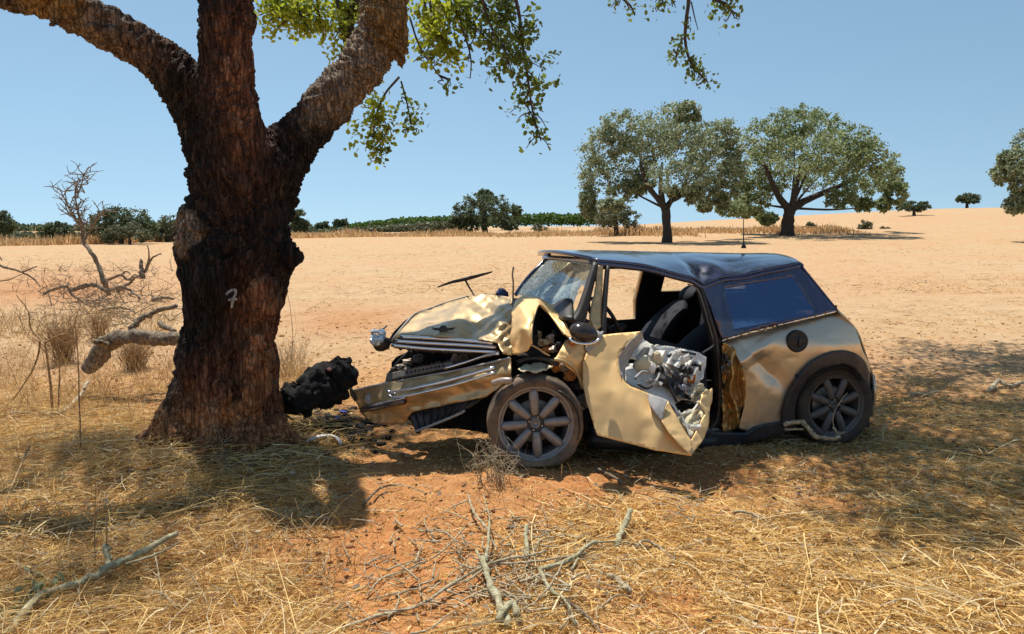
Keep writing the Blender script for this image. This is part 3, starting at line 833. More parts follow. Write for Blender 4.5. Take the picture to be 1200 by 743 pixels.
def spray(pts, Y, r_px, n, width, leaf=True, twigs=3, into=leafpos):
    s = Y / FPX
    q = crom([P(a, b, Y + random.uniform(-.1, .1)) for a, b in pts], 6)
    br.tube(q, np.linspace(r_px[0] * s, r_px[1] * s, len(q)), 6)
    q = np.array(q)
    for k in range(twigs):
        a = q[random.randrange(len(q) // 3, len(q))]
        e = a + np.array((random.uniform(-1, 1) * width, random.uniform(-.8, .8) * width, -random.uniform(.1, 1.0) * width)) * s * .9
        tw = crom([a, (a + e) / 2 + rng.normal(0, .02, 3), e], 3)
        br.tube(tw, np.linspace(.9 * s, .4 * s, len(tw)), 5)
        if leaf and n: into.append(np.array(tw)[rng.integers(0, len(tw), max(3, n // 8))] + rng.normal(0, 4.5 * s, (max(3, n // 8), 3)))
    if leaf and n:
        for _ in range(n // 6):
            c0 = q[random.randrange(len(q) // 4, len(q))] + rng.normal(0, 1, 3) * width * s * .45
            into.append(c0 + rng.normal(0, 4.4 * s, (11, 3)))
spray([(598, -25), (608, 15), (612, 50), (618, 88), (622, 118)], 6.3, (2.5, 1.2), 190, 30, twigs=9)
spray([(622, 118), (626, 138), (634, 165)], 6.3, (1.2, .8), 50, 22, twigs=5)
spray([(628, 150), (622, 132), (615, 122)], 6.3, (1.0, .6), 0, 6)
spray([(560, -15), (575, 30), (592, 60), (600, 85)], 6.2, (2.2, .8), 110, 30, twigs=6)
spray([(530, -15), (548, 20), (570, 45)], 6.4, (2.2, .8), 110, 30, twigs=5)
spray([(540, 30), (548, 52), (552, 72), (551, 92)], 6.3, (1.2, .6), 0, 12, False, 3)
spray([(500, -15), (508, 20), (520, 48), (530, 62)], 6.5, (2.2, .8), 200, 34, twigs=8, into=yellow)
spray([(515, -20), (530, 5), (540, 25)], 6.6, (2, .8), 170, 30, twigs=5, into=yellow)
spray([(490, -20), (498, 5), (503, 30)], 6.7, (2, .8), 130, 24, twigs=4, into=yellow)
spray([(560, -20), (566, 0), (575, 18)], 6.4, (2, .8), 120, 26, twigs=4)
spray([(585, -20), (590, 5), (598, 25)], 6.4, (2, .8), 110, 26, twigs=4)
spray([(480, 20), (492, 55), (512, 85), (520, 95)], 6.4, (1.4, .6), 26, 16, twigs=5)
spray([(468, 90), (450, 112), (440, 140), (437, 165)], 6.6, (1.5, .8), 150, 24, twigs=6, into=yellow)
spray([(470, 95), (478, 125), (482, 148)], 6.6, (1.2, .6), 50, 14, twigs=5)
spray([(455, 150), (448, 165), (445, 172)], 6.6, (1.0, .6), 40, 16, twigs=3)
spray([(700, -25), (722, -8), (738, 6), (744, 18)], 8.0, (2, .8), 46, 16, twigs=3)
spray([(768, -25), (776, 0), (779, 10)], 8.0, (1.5, .6), 22, 10, twigs=3)
spray([(784, -20), (788, 8)], 8.0, (1, .6), 0, 6, False, 2)
spray([(806, -30), (807, 0), (804, 25), (803, 48), (808, 70), (818, 84), (828, 95)], 8.0, (2.6, 1.0), 40, 9, twigs=5)
spray([(800, 45), (794, 58), (793, 68)], 8.0, (1.2, .7), 34, 8, twigs=3)
spray([(808, 70), (818, 84), (830, 97)], 8.0, (1.2, .7), 44, 11, twigs=4)
spray([(810, 2), (814, 20), (818, 35)], 8.0, (.9, .4), 0, 6, False, 0)
spray([(815, -25), (835, -2), (852, 5), (860, 18)], 8.0, (2.4, 1.0), 64, 12, twigs=4)
for pts in ([(318, -20), (328, 8), (335, 25)], [(345, -20), (350, 10), (356, 28)], [(372, -20), (372, 10), (380, 30)], [(395, -20), (396, 15), (402, 45), (408, 70)], [(330, -20), (322, 0), (314, 12)], [(410, -20), (418, 15), (424, 40)]):
    spray(pts, 6.9, (2, .7), 130, 26, twigs=5, into=yellow)
branch([P(415, 60, 6.9), P(408, 30, 7.0), P(418, -10, 7.1), P(410, -60, 7.2)], .06, .045)
br.build('branches', BR, cork_oak, origin=tree_base)
Vl, Fl = leaves(np.concatenate(leafpos), .044, 1.15)
Vc, Fc = leaves(np.concatenate(crownleaf), .060, 1.2); Fl = np.concatenate([Fl, Fc + len(Vl)]); Vl = np.concatenate([Vl, Vc])
o = obj('foliage', mesh_data('foliage', Vl - tree_base, Fl, False), LEAF_N, cork_oak); o['kind'] = 'stuff'
LEAF_BACKLIT = leaf_mat('backlit_oak_leaf', (.10, .14, .02), (.20, .25, .035), (.34, .36, .06), .5, (.50, .56, .05))  # sun shining through the leaves is put into this colour
Vl, Fl = leaves(np.concatenate(yellow), .045, 1.2)
o = obj('backlit_foliage', mesh_data('backlit_foliage', Vl - tree_base, Fl, False), LEAF_BACKLIT, cork_oak); o['kind'] = 'stuff'
# ------------------------------------------------------------------ the crashed car
# plan of its left side (the car is bent at the door pillar), then the ways across it
PLAN = np.array([(-.60, 4.36), (-.10, 4.56), (.30, 4.70), (.48, 4.75), (1.473, 5.287), (2.275, 5.40), (2.52, 5.45), (2.64, 5.52), (2.71, 5.64), (2.74, 5.85)])
CAR = np.array((1.9, 6.1, 0.0)); CAR[2] = float(terrain(1.9, 6.1))
car = empty('crashed_car', CAR, 'wrecked small gold hatchback with a dark blue roof, crushed nose and torn open door', 'car')
RT_A, RT_B, RT_R = np.array((-.30, .954, 0)), np.array((-.20, .98, 0)), np.array((-.139, .99, 0))

def side(px, py, off=0.0):
    """point of the left flank seen at a picture place; the flank leans in above the belt line"""
    d = ray(px, py); r = d[0] / d[1]
    k = PLAN[:, 0] - r * PLAN[:, 1]
    i = int(np.argmax(k > 0)) - 1 if (k > 0).any() else len(PLAN) - 2
    i = max(0, min(len(PLAN) - 2, i))
    a, b = PLAN[i], PLAN[i + 1]
    t = -k[i] / (k[i + 1] - k[i] + 1e-9)
    Y0 = (a + (b - a) * t)[1]
    Y = Y0
    for _ in range(4):
        z = CAMH + d[2] * Y / d[1]
        lean = .44 * max(0, z - .93) + .10 * max(0, .45 - z) - .035 * math.exp(-((z - .66) / .2) ** 2)
        Y = Y0 + lean * 1.05 - off
    t = Y / d[1]
    return d * t + np.array((0, 0, CAMH))

def smooth_line(pts, n=5): return [tuple(p[:2]) for p in crom([np.array(p, float) for p in pts], n)]

def rbf(ctrl):
    """depth over the picture from a few known depths (linear radial basis + plane)"""
    c = np.array([(a, b) for a, b, _ in ctrl], float); y = np.array([q[2] for q in ctrl], float)
    n = len(c)
    A = np.zeros((n + 3, n + 3)); A[:n, :n] = np.linalg.norm(c[:, None] - c[None], axis=2)
    A[:n, n] = 1; A[:n, n + 1:] = c / 100; A[n, :n] = 1; A[n + 1:, :n] = c.T / 100
    A[:n, :n] += np.eye(n) * 1e-3
    w = np.linalg.lstsq(A, np.concatenate([y, np.zeros(3)]), rcond=None)[0]
    def f(px, py):
        d = np.linalg.norm(c - (px, py), axis=1)
        return P(px, py, float(d @ w[:n] + w[n] + w[n + 1] * px / 100 + w[n + 2] * py / 100))
    return f

def inside(poly, x, y):
    r = False; n = len(poly); j = n - 1
    for i in range(n):
        xi, yi = poly[i]; xj, yj = poly[j]
        if (yi > y) != (yj > y) and x < (xj - xi) * (y - yi) / (yj - yi + 1e-12) + xi: r = not r
        j = i
    return r

def trace(name, outline, Fm, mat, parent, step=4.0, holes=(), crumple=0.0, freq=6.0, thick=.004, seed=0, smooth=True, origin=None, rim=True):
    """a sheet cut to an outline and laid on a surface Fm(px, py) -> point, with real thickness"""
    def dens(poly):
        out = []
        for i in range(len(poly)):
            a = np.array(poly[i], float); b = np.array(poly[(i + 1) % len(poly)], float)
            k = max(1, int(np.linalg.norm(b - a) / step))
            out += [tuple(a + (b - a) * t / k) for t in range(k)]
        return out
    rings = [dens(outline)] + [dens(h) for h in holes]
    pts, edges = [], []
    for rg in rings:
        s = len(pts); pts += rg
        edges += [(s + i, s + (i + 1) % len(rg)) for i in range(len(rg))]
    nb = len(pts)
    B = np.array(pts)
    x0, y0 = B.min(0); x1, y1 = B.max(0)
    rr = random.Random(seed + 1)
    yy = y0; row = 0
    while yy < y1:
        xx = x0 + (row % 2) * step / 2
        while xx < x1:
            q = (xx + rr.uniform(-.2, .2) * step, yy + rr.uniform(-.2, .2) * step)
            if inside(outline, *q) and not any(inside(h, *q) for h in holes) and np.min(np.abs(B - q).sum(1)) > step * .6:
                pts.append(q)
            xx += step
        yy += step * .87; row += 1
    vs, _, fs, *_ = geometry.delaunay_2d_cdt([Vector(p) for p in pts], edges, [], 0, 1e-4)
    F = []
    for f in fs:
        c = sum((vs[i] for i in f), Vector((0, 0))) / len(f)
        if inside(outline, *c) and not any(inside(h, *c) for h in holes): F.append(tuple(f))
    V = np.array([Fm(p[0], p[1]) for p in vs])
    tri = np.array([f[:3] for f in F])
    fn = np.cross(V[tri[:, 1]] - V[tri[:, 0]], V[tri[:, 2]] - V[tri[:, 0]])
    if (fn * (np.array((0, 0, CAMH)) - V[tri[:, 0]])).sum() < 0:
        F = [f[::-1] for f in F]; fn = -fn
    N = np.zeros_like(V)
    for k in range(3): np.add.at(N, tri[:, k], fn)
    N /= np.linalg.norm(N, axis=1)[:, None] + 1e-12
    if crumple:
        a = np.abs(vn(V[:, 0] * freq, V[:, 1] * freq, V[:, 2] * freq, seed)) * 2 - .6
        b = np.abs(vn(V[:, 0] * freq * 2.3, V[:, 1] * freq * 2.3, V[:, 2] * freq * 2.3, seed + 5)) * 2 - .6
        V = V + N * (crumple * (a + .4 * b))[:, None]
    o = obj(name, mesh_data(name, V - (CAR if origin is None else origin), F, smooth), mat, parent)
    if thick:
        s = o.modifiers.new('s', 'SOLIDIFY'); s.thickness = thick; s.offset = -1; s.use_rim = rim
    return o

def rod(name, pts, r, mat, parent, seg=8, flat=1.0, n=4, origin=None):
    b = MB(); q = crom(pts, n) if n else pts
    rr = np.interp(np.linspace(0, 1, len(q)), np.linspace(0, 1, len(r)), r) if hasattr(r, '__len__') else r
    b.tube(q, rr, seg, flat=flat)
    return b.build(name, mat, parent, origin=CAR if origin is None else origin)

# paints ------------------------------------------------------------------
def carpaint(name, base, metal, rough, dust, dcol=(.42, .27, .14), coat=.35, smear=0.0):
    m = Mat(name); v = m.coord()
    fl = m.noise(v, 900, 2)
    c = m.mix(m.ramp(fl, [(.35, 0.0), (.7, .35)]), base, tuple(min(1, x * 1.35) for x in base))
    dn = m.noise(v, 4.5, 7, .72)
    d = m.ramp(dn, [(.32, dust * .25), (.72, dust)])
    if smear:
        s2 = m.noise(m.coord((6, 6, 1.2)), 5, 5, .7)
        d = m.mix(m.ramp(s2, [(.5, 0.0), (.75, smear)]), d, (.9, .9, .9))
    c = m.mix(d, c, dcol)
    sc = m.noise(m.coord((3, 3, 22)), 9, 4, .75, 1.2)
    c = m.mix(m.ramp(sc, [(.70, 0.0), (.76, .55)]), c, tuple(x * .35 for x in dcol))
    m.color(c)
    m.link(m.mix(d, (metal,) * 3, (.0,) * 3), m.b.inputs['Metallic'])
    m.link(m.mix(d, (rough,) * 3, (.75,) * 3), m.b.inputs['Roughness'])
    m.b.inputs['Coat Weight'].default_value = coat; m.b.inputs['Coat Roughness'].default_value = .08
    m.bump(m.noise(v, 14, 3), .06, .02)
    return m.m
GOLD = carpaint('gold_paint', (.68, .59, .45), .88, .30, .24, (.54, .38, .21), smear=.15)
AMBER = carpaint('amber_creased_paint', (.60, .37, .13), .85, .26, .4, (.30, .16, .06), smear=.4)
BONP = carpaint('dull_gold_paint', (.54, .385, .195), .8, .32, .4, (.36, .25, .14), smear=.3)
GOLD_D = carpaint('dusty_gold_paint', (.80, .53, .235), .55, .40, .55, (.76, .465, .20), .1)
SHELL = carpaint('scuffed_gold_paint', (.60, .43, .22), .8, .30, .5, (.40, .25, .12), .25)
ROOFP = carpaint('dark_blue_paint', (.007, .020, .085), .0, .2, .2, (.15, .12, .14), 1.0, smear=.22)
CLAD = simple('black_cladding', (.014, .017, .026), .4, var=.3, dust=.14)
RUBBER = simple('dusty_rubber', (.055, .042, .034), .8, var=.3, dust=.7, bump=.2)
RUBBER_D = simple('dark_rubber', (.016, .014, .013), .8, var=.3, dust=.2, bump=.2)
ALLOY = simple('dusty_alloy', (.25, .245, .245), .42, .55, var=.2, dust=.22)
ALLOY_SHADED = simple('shaded_alloy', (.10, .092, .09), .5, .3, var=.2, dust=.15)  # rear wheels: their shade is put into this darker alloy
CHROME = simple('chrome', (.86, .87, .90), .16, 1.0, var=.04, dust=.08)
STEEL = simple('dull_steel', (.30, .28, .26), .45, .8, var=.25, dust=.5)
BLACKM = simple('black_plastic', (.014, .014, .015), .5, var=.3, dust=.12)
INTER = simple('dark_interior', (.006, .006, .007), .85, var=.3)
SEAT = simple('dark_blue_seat_fabric', (.003, .005, .016), .8, var=.3, bump=.2, scale=80)
WHITEPL = simple('pale_plastic', (.80, .77, .70), .6, var=.15, dust=.3)
GREYPL = simple('grey_plastic', (.33, .33, .33), .55, var=.2, dust=.35)
CREAM = simple('cream_foam', (.66, .57, .38), .85, var=.15, bump=.4, dust=.2)
RUST = simple('orange_rust', (.45, .17, .035), .8, var=.4)
LINER = simple('roof_lining', (.30, .25, .20), .9, var=.1)

def glass(name, tint, gloss, extra=None, gcol=(.9, .95, 1)):
    m = Mat(name)
    tr = m.new('ShaderNodeBsdfTransparent'); tr.inputs[0].default_value = (*tint, 1)
    gl = m.new('ShaderNodeBsdfGlossy'); gl.inputs['Roughness'].default_value = .04; gl.inputs[0].default_value = (*gcol, 1)
    lw = m.new('ShaderNodeLayerWeight'); lw.inputs[0].default_value = gloss
    mx = m.new('ShaderNodeMixShader')
    m.link(lw.outputs['Fresnel'], mx.inputs[0]); m.link(tr.outputs[0], mx.inputs[1]); m.link(gl.outputs[0], mx.inputs[2])
    if extra: extra(m, mx)
    else: m.link(mx.outputs[0], m.out.inputs[0])
    return m.m
def dusty(m, mx):
    v = m.coord(); f = m.ramp(m.noise(v, 7, 6, .7), [(.42, .02), (.7, .30)])
    df = m.new('ShaderNodeBsdfDiffuse'); df.inputs[0].default_value = (.05, .09, .24, 1)
    m2 = m.new('ShaderNodeMixShader'); m.link(f, m2.inputs[0]); m.link(mx.outputs[0], m2.inputs[1]); m.link(df.outputs[0], m2.inputs[2]); m.link(m2.outputs[0], m.out.inputs[0])
TINTED = glass('tinted_glass', (.26, .33, .44), .68, dusty, (.42, .60, 1.0))
def cracked(m, mx):
    v = m.coord()
    vo = m.new('ShaderNodeTexVoronoi'); vo.feature = 'DISTANCE_TO_EDGE'; vo.inputs['Scale'].default_value = 42; m.link(v, vo.inputs['Vector'])
    vo2 = m.new('ShaderNodeTexVoronoi'); vo2.feature = 'DISTANCE_TO_EDGE'; vo2.inputs['Scale'].default_value = 13; m.link(v, vo2.inputs['Vector'])
    f1 = m.ramp(vo.outputs['Distance'], [(.0, .95), (.15, .28)])
    f2 = m.ramp(vo2.outputs['Distance'], [(.0, .9), (.06, .0)])
    f = m.mix(1.0, f1, f2, 'LIGHTEN')
    zone = m.ramp(m.noise(v, 2.6, 4), [(.32, .40), (.52, 1.0)])
    f = m.mix(1.0, f, zone, 'MULTIPLY')
    df = m.new('ShaderNodeBsdfDiffuse'); df.inputs[0].default_value = (.55, .70, .72, 1)
    tl = m.new('ShaderNodeBsdfTranslucent'); tl.inputs[0].default_value = (.6, .78, .76, 1)
    ad = m.new('ShaderNodeMixShader'); ad.inputs[0].default_value = .5; m.link(df.outputs[0], ad.inputs[1]); m.link(tl.outputs[0], ad.inputs[2])
    m2 = m.new('ShaderNodeMixShader'); m.link(f, m2.inputs[0]); m.link(mx.outputs[0], m2.inputs[1]); m.link(ad.outputs[0], m2.inputs[2]); m.link(m2.outputs[0], m.out.inputs[0])
CRACKED = glass('shattered_glass', (.62, .80, .78), .80, cracked)

# roof ----------------------------------------------------------------------
edge_px = [(641, 302.5), (668, 305), (699, 307.5), (728, 310), (757, 314), (790, 323), (816, 330), (829, 331.5), (850, 327.5), (879, 322.5), (910, 316), (937, 310)]
Lf = []
for k, (a, b) in enumerate(edge_px):
    if a < 690:                                        # front header runs across the car over the windscreen
        continue
    Lf.append(side(a, b))
Lf = np.array(Lf)
f0, f1 = Lf[0], Lf[-1]
rows, NR = [], 15
for i, p in enumerate(Lf):
    u = i / (len(Lf) - 1)
    q = f0 + (f1 - f0) * (((p - f0)[:2] @ (f1 - f0)[:2]) / ((f1 - f0)[:2] @ (f1 - f0)[:2]))
    rt = RT_A * (1 - u) + RT_R * u
    w = 1.16
    row = []
    for j in range(NR):
        t = j / (NR - 1)
        b = p * (1 - t) ** 2 + q * (1 - (1 - t) ** 2)    # the dent dies away across the roof
        c = b + rt * w * t
        c = c + np.array((0, 0, .055 * (1 - (2 * t - 1) ** 2) ** .8 * (.75 + .25 * math.sin(math.pi * min(1, u * 1.1)))))
        # front header bows forward, rear edge bows back
        fw = -(f1 - f0)[:2] / np.linalg.norm((f1 - f0)[:2])
        c[:2] += fw * .10 * (1 - (2 * t - 1) ** 2) * ((1 - u) ** 3 - u ** 3 * .8)
        row.append(c)
    rows.append(row)
rows = np.array(rows)
# dense grid
def densify(G, n):
    A = np.array([crom(list(r), n) for r in G]); B = np.array([crom(list(A[:, j]), n) for j in range(A.shape[1])])
    return B.transpose(1, 0, 2)
G = densify(rows, 4)
def gridF(a, b): return [(i * b + j, i * b + j + 1, (i + 1) * b + j + 1, (i + 1) * b + j) for i in range(a - 1) for j in range(b - 1)]
def sheet(name, G, mat, parent, thick=.012, off=-1, flip=False):
    a, b = G.shape[:2]; F = gridF(a, b)
    if flip: F = [f[::-1] for f in F]
    o = obj(name, mesh_data(name, G.reshape(-1, 3) - CAR, F), mat, parent)
    if thick:
        s = o.modifiers.new('s', 'SOLIDIFY'); s.thickness = thick; s.offset = off
    return o
uu = np.linspace(0, 1, G.shape[0])[:, None]; tt = np.linspace(0, 1, G.shape[1])[None]
dent = -.045 * np.exp(-(((uu - .52) / .07) ** 2 + ((tt - .10) / .13) ** 2)) + .014 * np.exp(-(((uu - .44) / .06) ** 2 + ((tt - .16) / .12) ** 2)) \
     + .022 * np.exp(-(((uu - .62) / .06) ** 2 + ((tt - .16) / .14) ** 2)) - .02 * np.exp(-(((uu - .74) / .06) ** 2 + ((tt - .12) / .15) ** 2)) \
     + .014 * np.abs(vn(uu * 9 + 0 * tt, tt * 6 + 0 * uu, 0, 4)) * np.exp(-((uu - .6) / .28) ** 2 - (tt / .5) ** 2)
G = G.copy(); G[:, :, 2] += dent
roof = sheet('roof', G, ROOFP, car, .02, -1)
ROOFG = G
# dark headliner just under the roof
Gl = G[2:-2, 1:-1] + np.array((0, 0, -.035))
sheet('roof_lining', Gl, LINER, car, 0)
# gutter lip along the door and the quarter window
rod('roof_gutter', [G[i, 0] + np.array((0, 0, -.012)) for i in range(0, G.shape[0], 3)], .016, ROOFP, car, 8)
# rear lip
rod('rear_spoiler', [G[-1, j] + np.array((.01, 0, -.012)) for j in range(0, G.shape[1], 6)], .022, ROOFP, car, 8, n=2)
# aerial
ab = P(871.5, 289.5, 6.35)
an = MB(); an.lathe([(.0, 0), (.022, 0), (.018, .02), (.008, .035), (.0, .036)], 14)
an.V[-1] = an.V[-1][:, [0, 2, 1]] + ab - np.array((0, 0, .01))
aer = an.build('aerial_base', BLACKM, car, origin=CAR)
rod('aerial', [ab, ab + np.array((-.0, .02, .12)), ab + np.array((.005, .05, .24))], [.006, .003], BLACKM, aer, 6)

# left flank behind the door -------------------------------------------------
arch_o = smooth_line([(917, 500), (918.5, 478), (929, 453), (948, 428), (972, 413.5), (995, 411.5), (1012, 421), (1019.5, 440), (1021.5, 461)], 4)
arch_i = smooth_line([(931, 500), (933.5, 470), (948, 443), (968, 431), (991, 427.5), (1009, 440), (1014.5, 461)], 4)
belt = [(846.5, 399), (880, 389.5), (930, 377), (981, 364.5)]
qp = belt + smooth_line([(981, 364.5), (989.5, 369.5), (1003, 387), (1011.5, 411), (1019, 427), (1022.5, 440)], 3) \
   + smooth_line([(1018, 436), (1005, 420), (990, 415), (972, 416), (950, 429), (932, 452), (921, 478), (919, 496)], 3) \
   + [(895, 500.5), (876, 505), (866, 502), (872, 478), (874, 450), (870, 430), (862, 413), (852, 403)]
def flank(px, py):
    o = 0.0
    o += .030 * math.exp(-((px - 905) / 26) ** 2 - ((py - 432) / 26) ** 2) * -1          # pushed-in hollow
    d = (px - 868) * .55 + (py - 425) * .83                                              # crease running down to the arch
    o += .034 * max(0, 1 - abs(d) / 11) * math.exp(-((px - 880) / 30) ** 2)
    d2 = (px - 880) * .72 - (py - 415) * .69
    o -= .034 * max(0, 1 - abs(d2) / 14) * math.exp(-((py - 425) / 30) ** 2)
    o += .02 * math.exp(-(((px - 985) / 40) ** 2 + ((py - 405) / 14) ** 2))
    if py < 372 + (px - 981) * .3 and px > 975: o += 0
    sh = max(0, 1 - abs((py - (399 - (px - 846) * .257)) / 30)); o -= .075 * sh ** 2      # shoulder rolls in to the belt line
    return side(px, py, o)
quarter = trace('quarter_panel', qp, flank, GOLD, car, 2.1, crumple=.0025, freq=7, thick=.01, seed=3)
# the accordion folds at the door pillar
fold = smooth_line([(845, 401), (856, 404), (866, 415), (872, 432), (873, 455), (870, 480), (862, 502), (842, 506), (836, 500), (842, 488), (846, 465), (845, 435)], 3)
def folds(px, py):
    k = (px - 843) + 5 * math.sin((py - 410) / 21) + 2.5 * math.sin(py / 6.5) * math.sin((px - 840) / 8)
    o = .040 * math.sin(k * .40 + .6) * (1 - abs((py - 452) / 60) ** 2 * .6) + .012 * math.sin(k * 1.1) + .02 * math.sin(py / 9 + px / 7) * .4 - .02
    return side(px, py, o + (-.05 if px < 846 else 0))
trace('folded_pillar_panel', fold, folds, AMBER, car, 2.0, crumple=.006, freq=22, thick=.006, seed=8)
trace('belt_trim', [(846.5, 397), (880, 387.8), (930, 375.2), (981, 362.6), (981, 365.4), (930, 378.2), (880, 390.8), (846.5, 400)], lambda a, b: side(a, b, -.018), CHROME, car, 2.5, thick=.008)
for k_, (a, b_, sx, sz, mm) in enumerate([(850, 420, .022, .045, BLACKM), (855, 426, .02, .03, STEEL), (848, 432, .02, .03, STEEL), (853, 436, .016, .02, SHELL)]):
    g = np.array([side(a + 130 * sx * (i / 4 - .5) * 2, b_ + 130 * sz * (j / 4 - .5) * 2, .035 + .02 * random.uniform(-1, 1)) for i in range(5) for j in range(5)]) - CAR
    o = obj('torn_metal', mesh_data('torn_metal', g, [(i * 5 + j, i * 5 + j + 1, i * 5 + j + 6, i * 5 + j + 5) for i in range(4) for j in range(4)], False), mm, car)
    s_ = o.modifiers.new('s', 'SOLIDIFY'); s_.thickness = .006
# fuel filler: bezel, cap, grip
CAPS = 1.15
fc = side(934.3, 400); fn = side(934.3, 400, .1) - fc; 
fax = np.array((.16, -.985, .06)); fax /= np.linalg.norm(fax)
def frame(ax, up=(0, 0, 1)):
    ax = np.asarray(ax, float) / np.linalg.norm(ax); x = np.cross(ax, up); x /= np.linalg.norm(x)
    return np.stack([x, ax, np.cross(x, ax)], 1)              # columns: x, y(axis), z
def lathe_at(name, prof, c, ax, mat, parent, seg=32):
    b = MB(); b.lathe(prof, seg); b.V[-1] = b.V[-1] @ frame(ax).T + np.asarray(c)
    return b.build(name, mat, parent, origin=CAR)
cap = lathe_at('fuel_cap', [(r * CAPS, a) for r, a in [(.0, .022), (.030, .022), (.034, .014), (.050, .012), (.054, .020), (.064, .018), (.070, .0), (.070, -.02)]], fc, fax, BLACKM, car)
gb = MB(); gb.box(fc + fax * .03, (.014, .016, .05), frame(fax)); gb.build('grip', BLACKM, cap, False, origin=CAR)

# wheel-arch cladding and sill
def lip(a, b): return side(a, b, .035 - .022 * float(sstep(1000, 1018, a)))
clad = arch_o + arch_i[::-1]
trace('wheel_arch_trim', clad, lip, CLAD, car, 2.6, thick=.035)
sill = [(826, 505), (840, 506.5), (858, 507.5), (872, 508.5), (884, 501), (900, 497), (920, 494), (932, 494), (932, 503), (915, 509), (890, 516), (868, 521), (835, 524), (806, 526), (806, 508)]
trace('side_sill', sill, lambda a, b: side(a, b, .02), CLAD, car, 3, thick=.06)
# sill under the door opening and forward, and the metal step
q = [side(a, b, -.03) for a, b in ((840, 516), (800, 519), (760, 520), (715, 517), (690, 514))]
rod('sill_beam', q, .055, CLAD, car, 10)
trace('sill_step', [(812, 500), (842, 502), (848, 507), (835, 509), (812, 508)], lambda a, b: side(a, b, -.02), ALLOY, car, 3, thick=.02, crumple=.006, freq=20)

# glass area behind the door
win = smooth_line([(851, 337), (890, 330.5), (928, 324.5), (931, 326), (953, 361), (955, 365), (950, 368.5), (905, 377), (864, 385), (860, 382), (852, 352), (849.5, 341)], 2)
surround = [(823, 334), (840, 330.5), (870, 325.5), (905, 318.5), (937, 311.5), (950, 326), (968, 348), (981, 363.5), (930, 376), (880, 388.5), (846.5, 398), (842, 385), (834, 360)]
def upper(a, b): return side(a, b, 0)
trace('glass_surround', surround, upper, ROOFP, car, 3.5, holes=[win], thick=.02)
trace('quarter_window', [(CX + (a - CX), b) for a, b in win], lambda a, b: side(a, b, -.004), TINTED, car, 5, thick=0)
# inner door frame edge (pillar) in bare grey, dark seal, and pillar body
rod('door_seal', [side(a, b, -.02) for a, b in ((800, 327), (818, 334), (824, 345), (832, 372), (839, 398), (842, 430), (843, 465), (840, 492), (832, 502))], .014, BLACKM, car, 8)
rod('door_frame_edge', [side(a, b, -.05) for a, b in ((806, 333), (817, 338), (824, 355), (832, 383), (836.5, 400), (835.5, 405), (822, 414))], .006, GREYPL, car, 6)
trace('pillar_inner', [(821, 336), (828, 336), (847, 398), (848, 440), (848, 500), (838, 503), (841, 470), (840, 420), (833, 385)], lambda a, b: side(a, b, -.045), BLACKM, car, 4, thick=.05)

# rear end: lofted back from the outline of the left rear corner
cor = [P(938, 311, side(938, 311)[1]), side(960, 338), side(981, 364), side(1003, 387), side(1013, 413), side(1022, 440), side(1024, 462), side(1020, 488)]
rear = []
for i, p in enumerate(cor):
    wd = [1.16, 1.30, 1.44, 1.54, 1.6, 1.6, 1.6, 1.58][i]
    rear.append([p + RT_R * wd * t + np.array((.99, .139, 0)) * .13 * (1 - (2 * t - 1) ** 2) * min(1, .4 + i * .2) for t in np.linspace(0, 1, 9)])
rear = np.array(rear)
sheet('tailgate_glass', densify(rear[:3], 3), ROOFP, car, .01)
sheet('tailgate', densify(rear[2:6], 3), GOLD, car, .01)
sheet('rear_bumper', densify(rear[5:], 3), GOLD, car, .02)

# right flank: only what shows through the openings, built as a real wall with window openings
base_l = [np.array((.30, 4.70)), np.array((.48, 4.75)), np.array((1.473, 5.287)), np.array((2.275, 5.40)), np.array((2.62, 5.50))]
rts = [RT_A, RT_A, RT_B, RT_R, RT_R]
def right(s, z):
    """s: 0 nose side .. 4 tail; z height -> point on the right flank"""
    i = min(int(s), 3); t = s - i
    b = base_l[i] * (1 - t) + base_l[i + 1] * t; r = rts[i] * (1 - t) + rts[i + 1] * t
    w = 1.56 - .60 * max(0, z - .93)
    return np.array((b[0] + r[0] * w, b[1] + r[1] * w, z))
def rmap(a, b): return right(a / 100, b / 100)
trace('right_side_panel', [(60, 30), (400, 30), (396, 98), (352, 128), (138, 128), (106, 96), (60, 93)], rmap, SHELL, car, 8,
      holes=[[(122, 74), (196, 74), (196, 124), (150, 124), (136, 120)], [(214, 99), (330, 101), (305, 122), (214, 122)]], thick=.05)

trace('right_side_lining', [(130, 30), (395, 30), (395, 99), (346, 126), (140, 126), (131, 100)], lambda a, b: right(a / 100, b / 100) - (RT_B * .062), INTER, car, 8,
      holes=[[(138, 76), (194, 76), (194, 122), (152, 122), (140, 119)], [(216, 100), (328, 102), (303, 120), (216, 120)]], thick=.004)
# cabin: floor, bulkhead, seats, dash, wheel -------------------------------------
def cpt(s, w, z):
    """inside the car: s along as in right(), w 0 left .. 1 right"""
    i = min(int(s), 3); t = s - i
    b = base_l[i] * (1 - t) + base_l[i + 1] * t; r = rts[i] * (1 - t) + rts[i + 1] * t
    return np.array((b[0] + r[0] * w * 1.58, b[1] + r[1] * w * 1.58, z))
fl = np.array([[cpt(s, w, .26) for w in np.linspace(.12, .9, 5)] for s in np.linspace(.3, 3.3, 9)])
sheet('floor', fl, INTER, car, .05)
bh = np.array([[cpt(.55 + .25 * (1 - (z - .26) / .7), w, z) for w in np.linspace(.04, .97, 5)] for z in np.linspace(.26, .98, 5)])
sheet('bulkhead', bh, INTER, car, .03)
dash = MB(); dash.tube([cpt(1.05, .06, .86), cpt(1.0, .3, .90), cpt(1.0, .7, .90), cpt(1.05, .95, .86)], .13, 12, flat=.8); dash.build('dashboard', BLACKM, car, origin=CAR)
